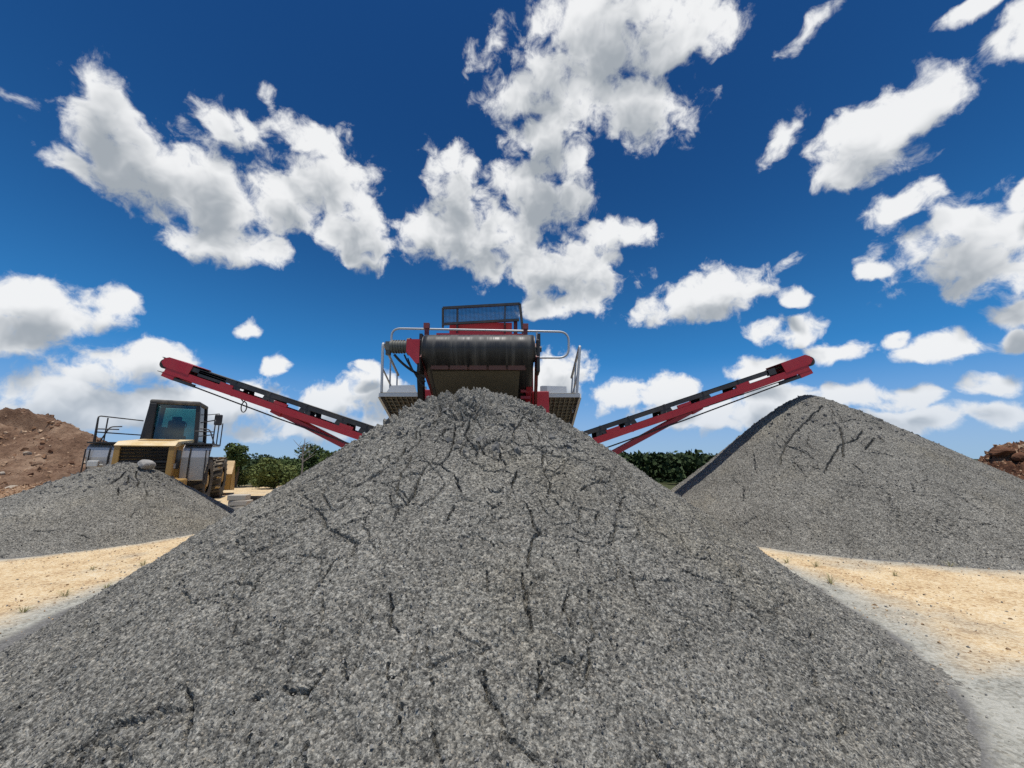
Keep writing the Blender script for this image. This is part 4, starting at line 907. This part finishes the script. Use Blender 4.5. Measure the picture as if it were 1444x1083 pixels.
for sx in (-1, 1):
    m = lb(); m.box((sx * (HW + .006), .75, 1.62), (.02, .6, .62)); m.build('side_vent', DARK, hood)
    m = lb(); m.box((sx * (HW + .012), .40, 1.42), (.03, .14, .16)); m.build('side_lamp', LAMP, hood)
m = lb(); m.box((0, .22, .86), (1.7, .55, .36), bev=.05); m.box((.80, .30, .80), (.55, .5, .42), bev=.05); m.box((-.80, .30, .80), (.55, .5, .42), bev=.05); m.build('counterweight', YEL2, LD)
m = lb(); m.box((0, 2.2, .85), (.95, 3.6, .55)); m.box((0, 4.6, .85), (.8, 2.6, .5)); m.build('frame', DARK, LD)
for sx in (-1, 1):
    prof2 = [(.70, .95), (.68, 1.3), (.66, 1.7), (.72, 2.0), (.9, 2.12), (2.4, 2.12)]; inn2 = [(a + .03, z - .03) for a, z in prof2]
    m = lb(); P0 = [(sx * .80, a, z) for a, z in prof2] + [(sx * .80, a, z) for a, z in inn2[::-1]]
    n = len(prof2); V = []
    for xx in (.80, 1.58): V += [(sx * (xx - (.14 * (1 - min(1, (z - .95) / .9)) if xx > 1 else 0)), a, z) for a, z in prof2] + [(sx * (xx - (.14 * (1 - min(1, (z - .92) / .9)) if xx > 1 else 0)), a, z) for a, z in inn2]
    Q = []
    for i in range(n - 1): Q += [(i, i + 1, 2 * n + i + 1, 2 * n + i), (n + i, 3 * n + i, 3 * n + i + 1, n + i + 1), (i, n + i, n + i + 1, i + 1), (2 * n + i, 2 * n + i + 1, 3 * n + i + 1, 3 * n + i)]
    Q += [(0, 2 * n, 3 * n, n), (n - 1, 2 * n - 1, 4 * n - 1, 3 * n - 1)]
    m.add(V, Q, False); fd = m.build('fender', SILV, LD)
    m = lb(); m.tube([(sx * 1.02, .655, .98), (sx * 1.02, .635, 1.3), (sx * 1.02, .62, 1.7), (sx * 1.02, .68, 2.0)], .022, 6); m.build('strap', RUB, fd)
    m = lb(); m.box((sx * 1.2, 1.55, 2.155), (.78, 1.75, .05)); m.build('walkway', DARK, fd)
# wheels
def wheel(x, y, name='wheel'):
    r0, w = .86, .62; root = None
    m = lb(); sx = 1 if x > 0 else -1
    prof3 = [(.44, -.27), (.62, -.31), (.76, -.30), (.80, -.22), (.81, 0), (.80, .22), (.76, .30), (.62, .31), (.44, .27)]; n = 40; V = []; Q = []
    for i in range(n):
        a = 2 * math.pi * i / n
        V += [(x + q, y + math.cos(a) * rr, r0 + math.sin(a) * rr) for rr, q in prof3]
    k = len(prof3)
    for i in range(n):
        for j in range(k - 1): Q.append((i * k + j, i * k + j + 1, ((i + 1) % n) * k + j + 1, ((i + 1) % n) * k + j))
    m.add(V, Q, True); wh = m.build(name, TYRE, LD)
    m = lb()
    for i in range(22):
        for s in (-1, 1):
            a = 2 * math.pi * (i + (.5 if s > 0 else 0)) / 22; M3 = Matrix.Rotation(-a + math.pi / 2, 3, 'X')
            M3 = Matrix.Rotation(a - math.pi / 2, 3, 'X') @ Matrix.Rotation(s * R(20), 3, 'Z')
            m.box(Vector((x + s * .16, y + math.cos(a) * .83, r0 + math.sin(a) * .83)), (.30, .085, .075), M3)
    m.build('tread', TYRE, wh)
    m = lb(); m.cyl((x - .22 * sx, y, r0), (x + .20 * sx, y, r0), .45, 28); m.cyl((x + .2 * sx, y, r0), (x + .27 * sx, y, r0), .22, 20)
    for i in range(12): a = i * math.pi / 6; m.cyl((x + .19 * sx, y + .33 * math.cos(a), r0 + .33 * math.sin(a)), (x + .225 * sx, y + .33 * math.cos(a), r0 + .33 * math.sin(a)), .022, 8)
    m.build('rim', YEL2, wh)
for y in (1.95, 5.35):
    for x in (-1.14, 1.14): wheel(x, y)
# cab
cx0, cy0, cy1, z0, z1 = .80, 2.55, 4.15, 2.0, 3.72
m = lb(); tp = .86
def cc(sx, sy, z):
    t = (z - z0) / (z1 - z0); yy = cy0 + .12 * t if sy < 0 else cy1 - .10 * t; return Vector((sx * cx0 * (1 - (1 - tp) * t), yy, z))
m.box((0, (cy0 + cy1) / 2, 1.78), (1.5, 1.5, .45)); m.box((0, (cy0 + cy1) / 2, 2.16), (1.6, 1.6, .34), bev=.03); cab = m.build('cab', BLK, LD)
for sx in (-1, 1):
    for sy in (-1, 1):
        m = lb(); m.beam(cc(sx, sy, z0 + .1), cc(sx, sy, z1), .13, .13, (0, 1, 0)); m.build('pillar', BLK, cab)
m = lb(); m.box((0, (cy0 + cy1) / 2, z1 + .035), (1.52, 1.62, .16), bev=.06); m.build('roof', painted('dusty_roof', (.05, .05, .05), dust=(.45, .40, .32), amt=1.2, rough=.8), cab)
m = lb(); m.box((-.62, cy0 - .02, 3.0), (.22, .16, 1.35), bev=.03); m.build('air_intake', BLK, cab)
def pane(a, b2, c_, d, name='window_pane'):
    m = lb(); nrm_ = (b2 - a).cross(d - a).normalized() * .012; m.prism([a, b2, c_, d], nrm_); m.build(name, GLASS, cab)
zb, zt = 2.34, 3.66
pane(cc(-1, -1, zb) * 1 + Vector((.06, 0, 0)), cc(1, -1, zb) - Vector((.06, 0, 0)), cc(1, -1, zt) - Vector((.06, 0, 0)), cc(-1, -1, zt) + Vector((.06, 0, 0)))
pane(cc(-1, 1, zb) + Vector((.06, 0, 0)), cc(1, 1, zb) - Vector((.06, 0, 0)), cc(1, 1, zt) - Vector((.06, 0, 0)), cc(-1, 1, zt) + Vector((.06, 0, 0)))
for sx in (-1, 1): pane(cc(sx, -1, zb) + Vector((0, .06, 0)), cc(sx, 1, zb) - Vector((0, .06, 0)), cc(sx, 1, zt) - Vector((0, .06, 0)), cc(sx, -1, zt) + Vector((0, .06, 0)))
m = lb(); m.box((.0, 3.15, 2.75), (.52, .14, .72), bev=.05); m.box((0, 3.35, 2.46), (.54, .5, .16), bev=.05); m.box((0, 3.13, 3.16), (.30, .11, .2), bev=.04); m.build('seat', SEAT, cab)
m = lb(); m.box((-.45, 3.05, 2.62), (.42, .40, .42), bev=.04); m.build('console', MOTOR, cab)
m = lb(); m.tube([(.0, 3.9, 2.45), (0, 3.75, 2.95)], .03, 8); m.tube(arc((0, 3.74, 2.97), (1, 0, 0), (0, .5, .85), .19, 0, 360, 20), .016, 6, False); m.build('steering_wheel', SEAT, cab)
for sx in (1,):
    m = lb(); m.tube([cc(sx, 1, 3.45), (sx * 1.22, 3.75, 3.5)], .016, 6); m.tube([(sx * 1.22, 3.75, 3.5), (sx * 1.22, 3.72, 3.05)], .012, 6); m.build('mirror_arm', DARK, cab)
    m = lb(); m.box((sx * 1.22, 3.70, 3.24), (.27, .10, .44), bev=.04); m.build('mirror', DARK, cab)
# walkway rails
for sx in (-1, 1):
    x = sx * 1.55
    for pts in ([(x, 1.0, 2.15), (x, 1.0, 3.02), (sx * .85, 2.58, 3.02)], [(x, 1.02, 2.5), (sx * .85, 2.58, 2.5)], [(x, 1.02, 3.0), (x - .06, 1.3, 2.15)] if sx < 0 else [(x, 2.55, 3.02), (x, 2.55, 2.15)],
                [(x, 1.75, 3.02), (x, 1.75, 2.15)], [(x, 1.02, 2.6), (sx * 1.0, 1.02, 2.6)], [(x, 1.4, 2.15), (x - sx * .2, 1.4, 2.7), (x - sx * .5, 1.4, 2.72)]):
        m = lb(); m.tube(rounded(pts, .10), .020, 7); m.build('hand_rail', DARK, LD)
    if sx < 0: m = lb(); m.box((sx * 1.28, .45, 1.5), (.26, .14, .2), bev=.03); m.tube([(sx * 1.05, .8, 1.45), (sx * 1.28, .5, 1.45)], .03, 6); m.build('rear_lamp', LAMP if sx < 0 else DARK, LD)
    for dx in (0, .10):
        m = lb(); m.tube([(sx * (1.48 + dx), .62, .8), (sx * (1.46 + dx), .60, 1.95)], .018, 6); m.build('ladder_rail', DARK, LD)
    for k in range(4):
        m = lb(); m.box((sx * 1.60, 2.95, .55 + k * .38), (.10, .42, .05)); m.build('step', YEL2, LD)
# lift arms and bucket at the far end
for sx in (-.55, .55):
    m = lb(); m.beam((sx, 4.3, 2.0), (sx, 6.6, .75), .16, .42); m.build('lift_arm', YEL2, LD)
m = lb(); m.prism([(-1.6, 6.5, .25), (-1.6, 8.0, .12), (-1.6, 8.0, .18), (-1.6, 6.75, .35), (-1.6, 6.6, .9), (-1.6, 7.1, 1.5), (-1.6, 7.05, 1.56), (-1.6, 6.45, .95)], (3.2, 0, 0))
for sx in (-1.6, 1.58): m.prism([(sx, 6.5, .25), (sx, 8.0, .15), (sx, 7.1, 1.5), (sx, 6.45, .95)], (.03, 0, 0))
m.build('bucket', YEL2, LD)

# ------------------------------------------------------------------ small things by the loader
p = on_ground(333, 722); o = MB((p.x, p.y, 0))
for k, (dz, j) in enumerate(((.09, 0), (.27, .04), (.44, -.03))): o.box((p.x + j, p.y + .1, dz), (.62 - .04 * k, .35, .165), Matrix.Rotation(R(6 * k - 4), 3, 'Z'), .02)
tag(o.build('concrete_block', CONC), 'pale stacked concrete slabs at the edge of the largest pile, near the loader', 'block')
p = on_ground(353, 717); m = MB((p.x, p.y, 0)); c = Vector((p.x, p.y + .1, 0))
for dx, dy, sx_, sy_ in ((-.24, 0, .03, .4), (.24, 0, .03, .4), (0, -.185, .45, .03), (0, .185, .45, .03)): m.box(c + Vector((dx, dy, .2)), (sx_, sy_, .36))
m.box(c + Vector((0, 0, .04)), (.44, .34, .03)); m.box(c + Vector((0, -.20, .36)), (.54, .03, .05)); m.box(c + Vector((0, .20, .36)), (.54, .03, .05))
tag(m.build('crate', DARK), 'small black open crate beside the pale slabs near the loader', 'crate')
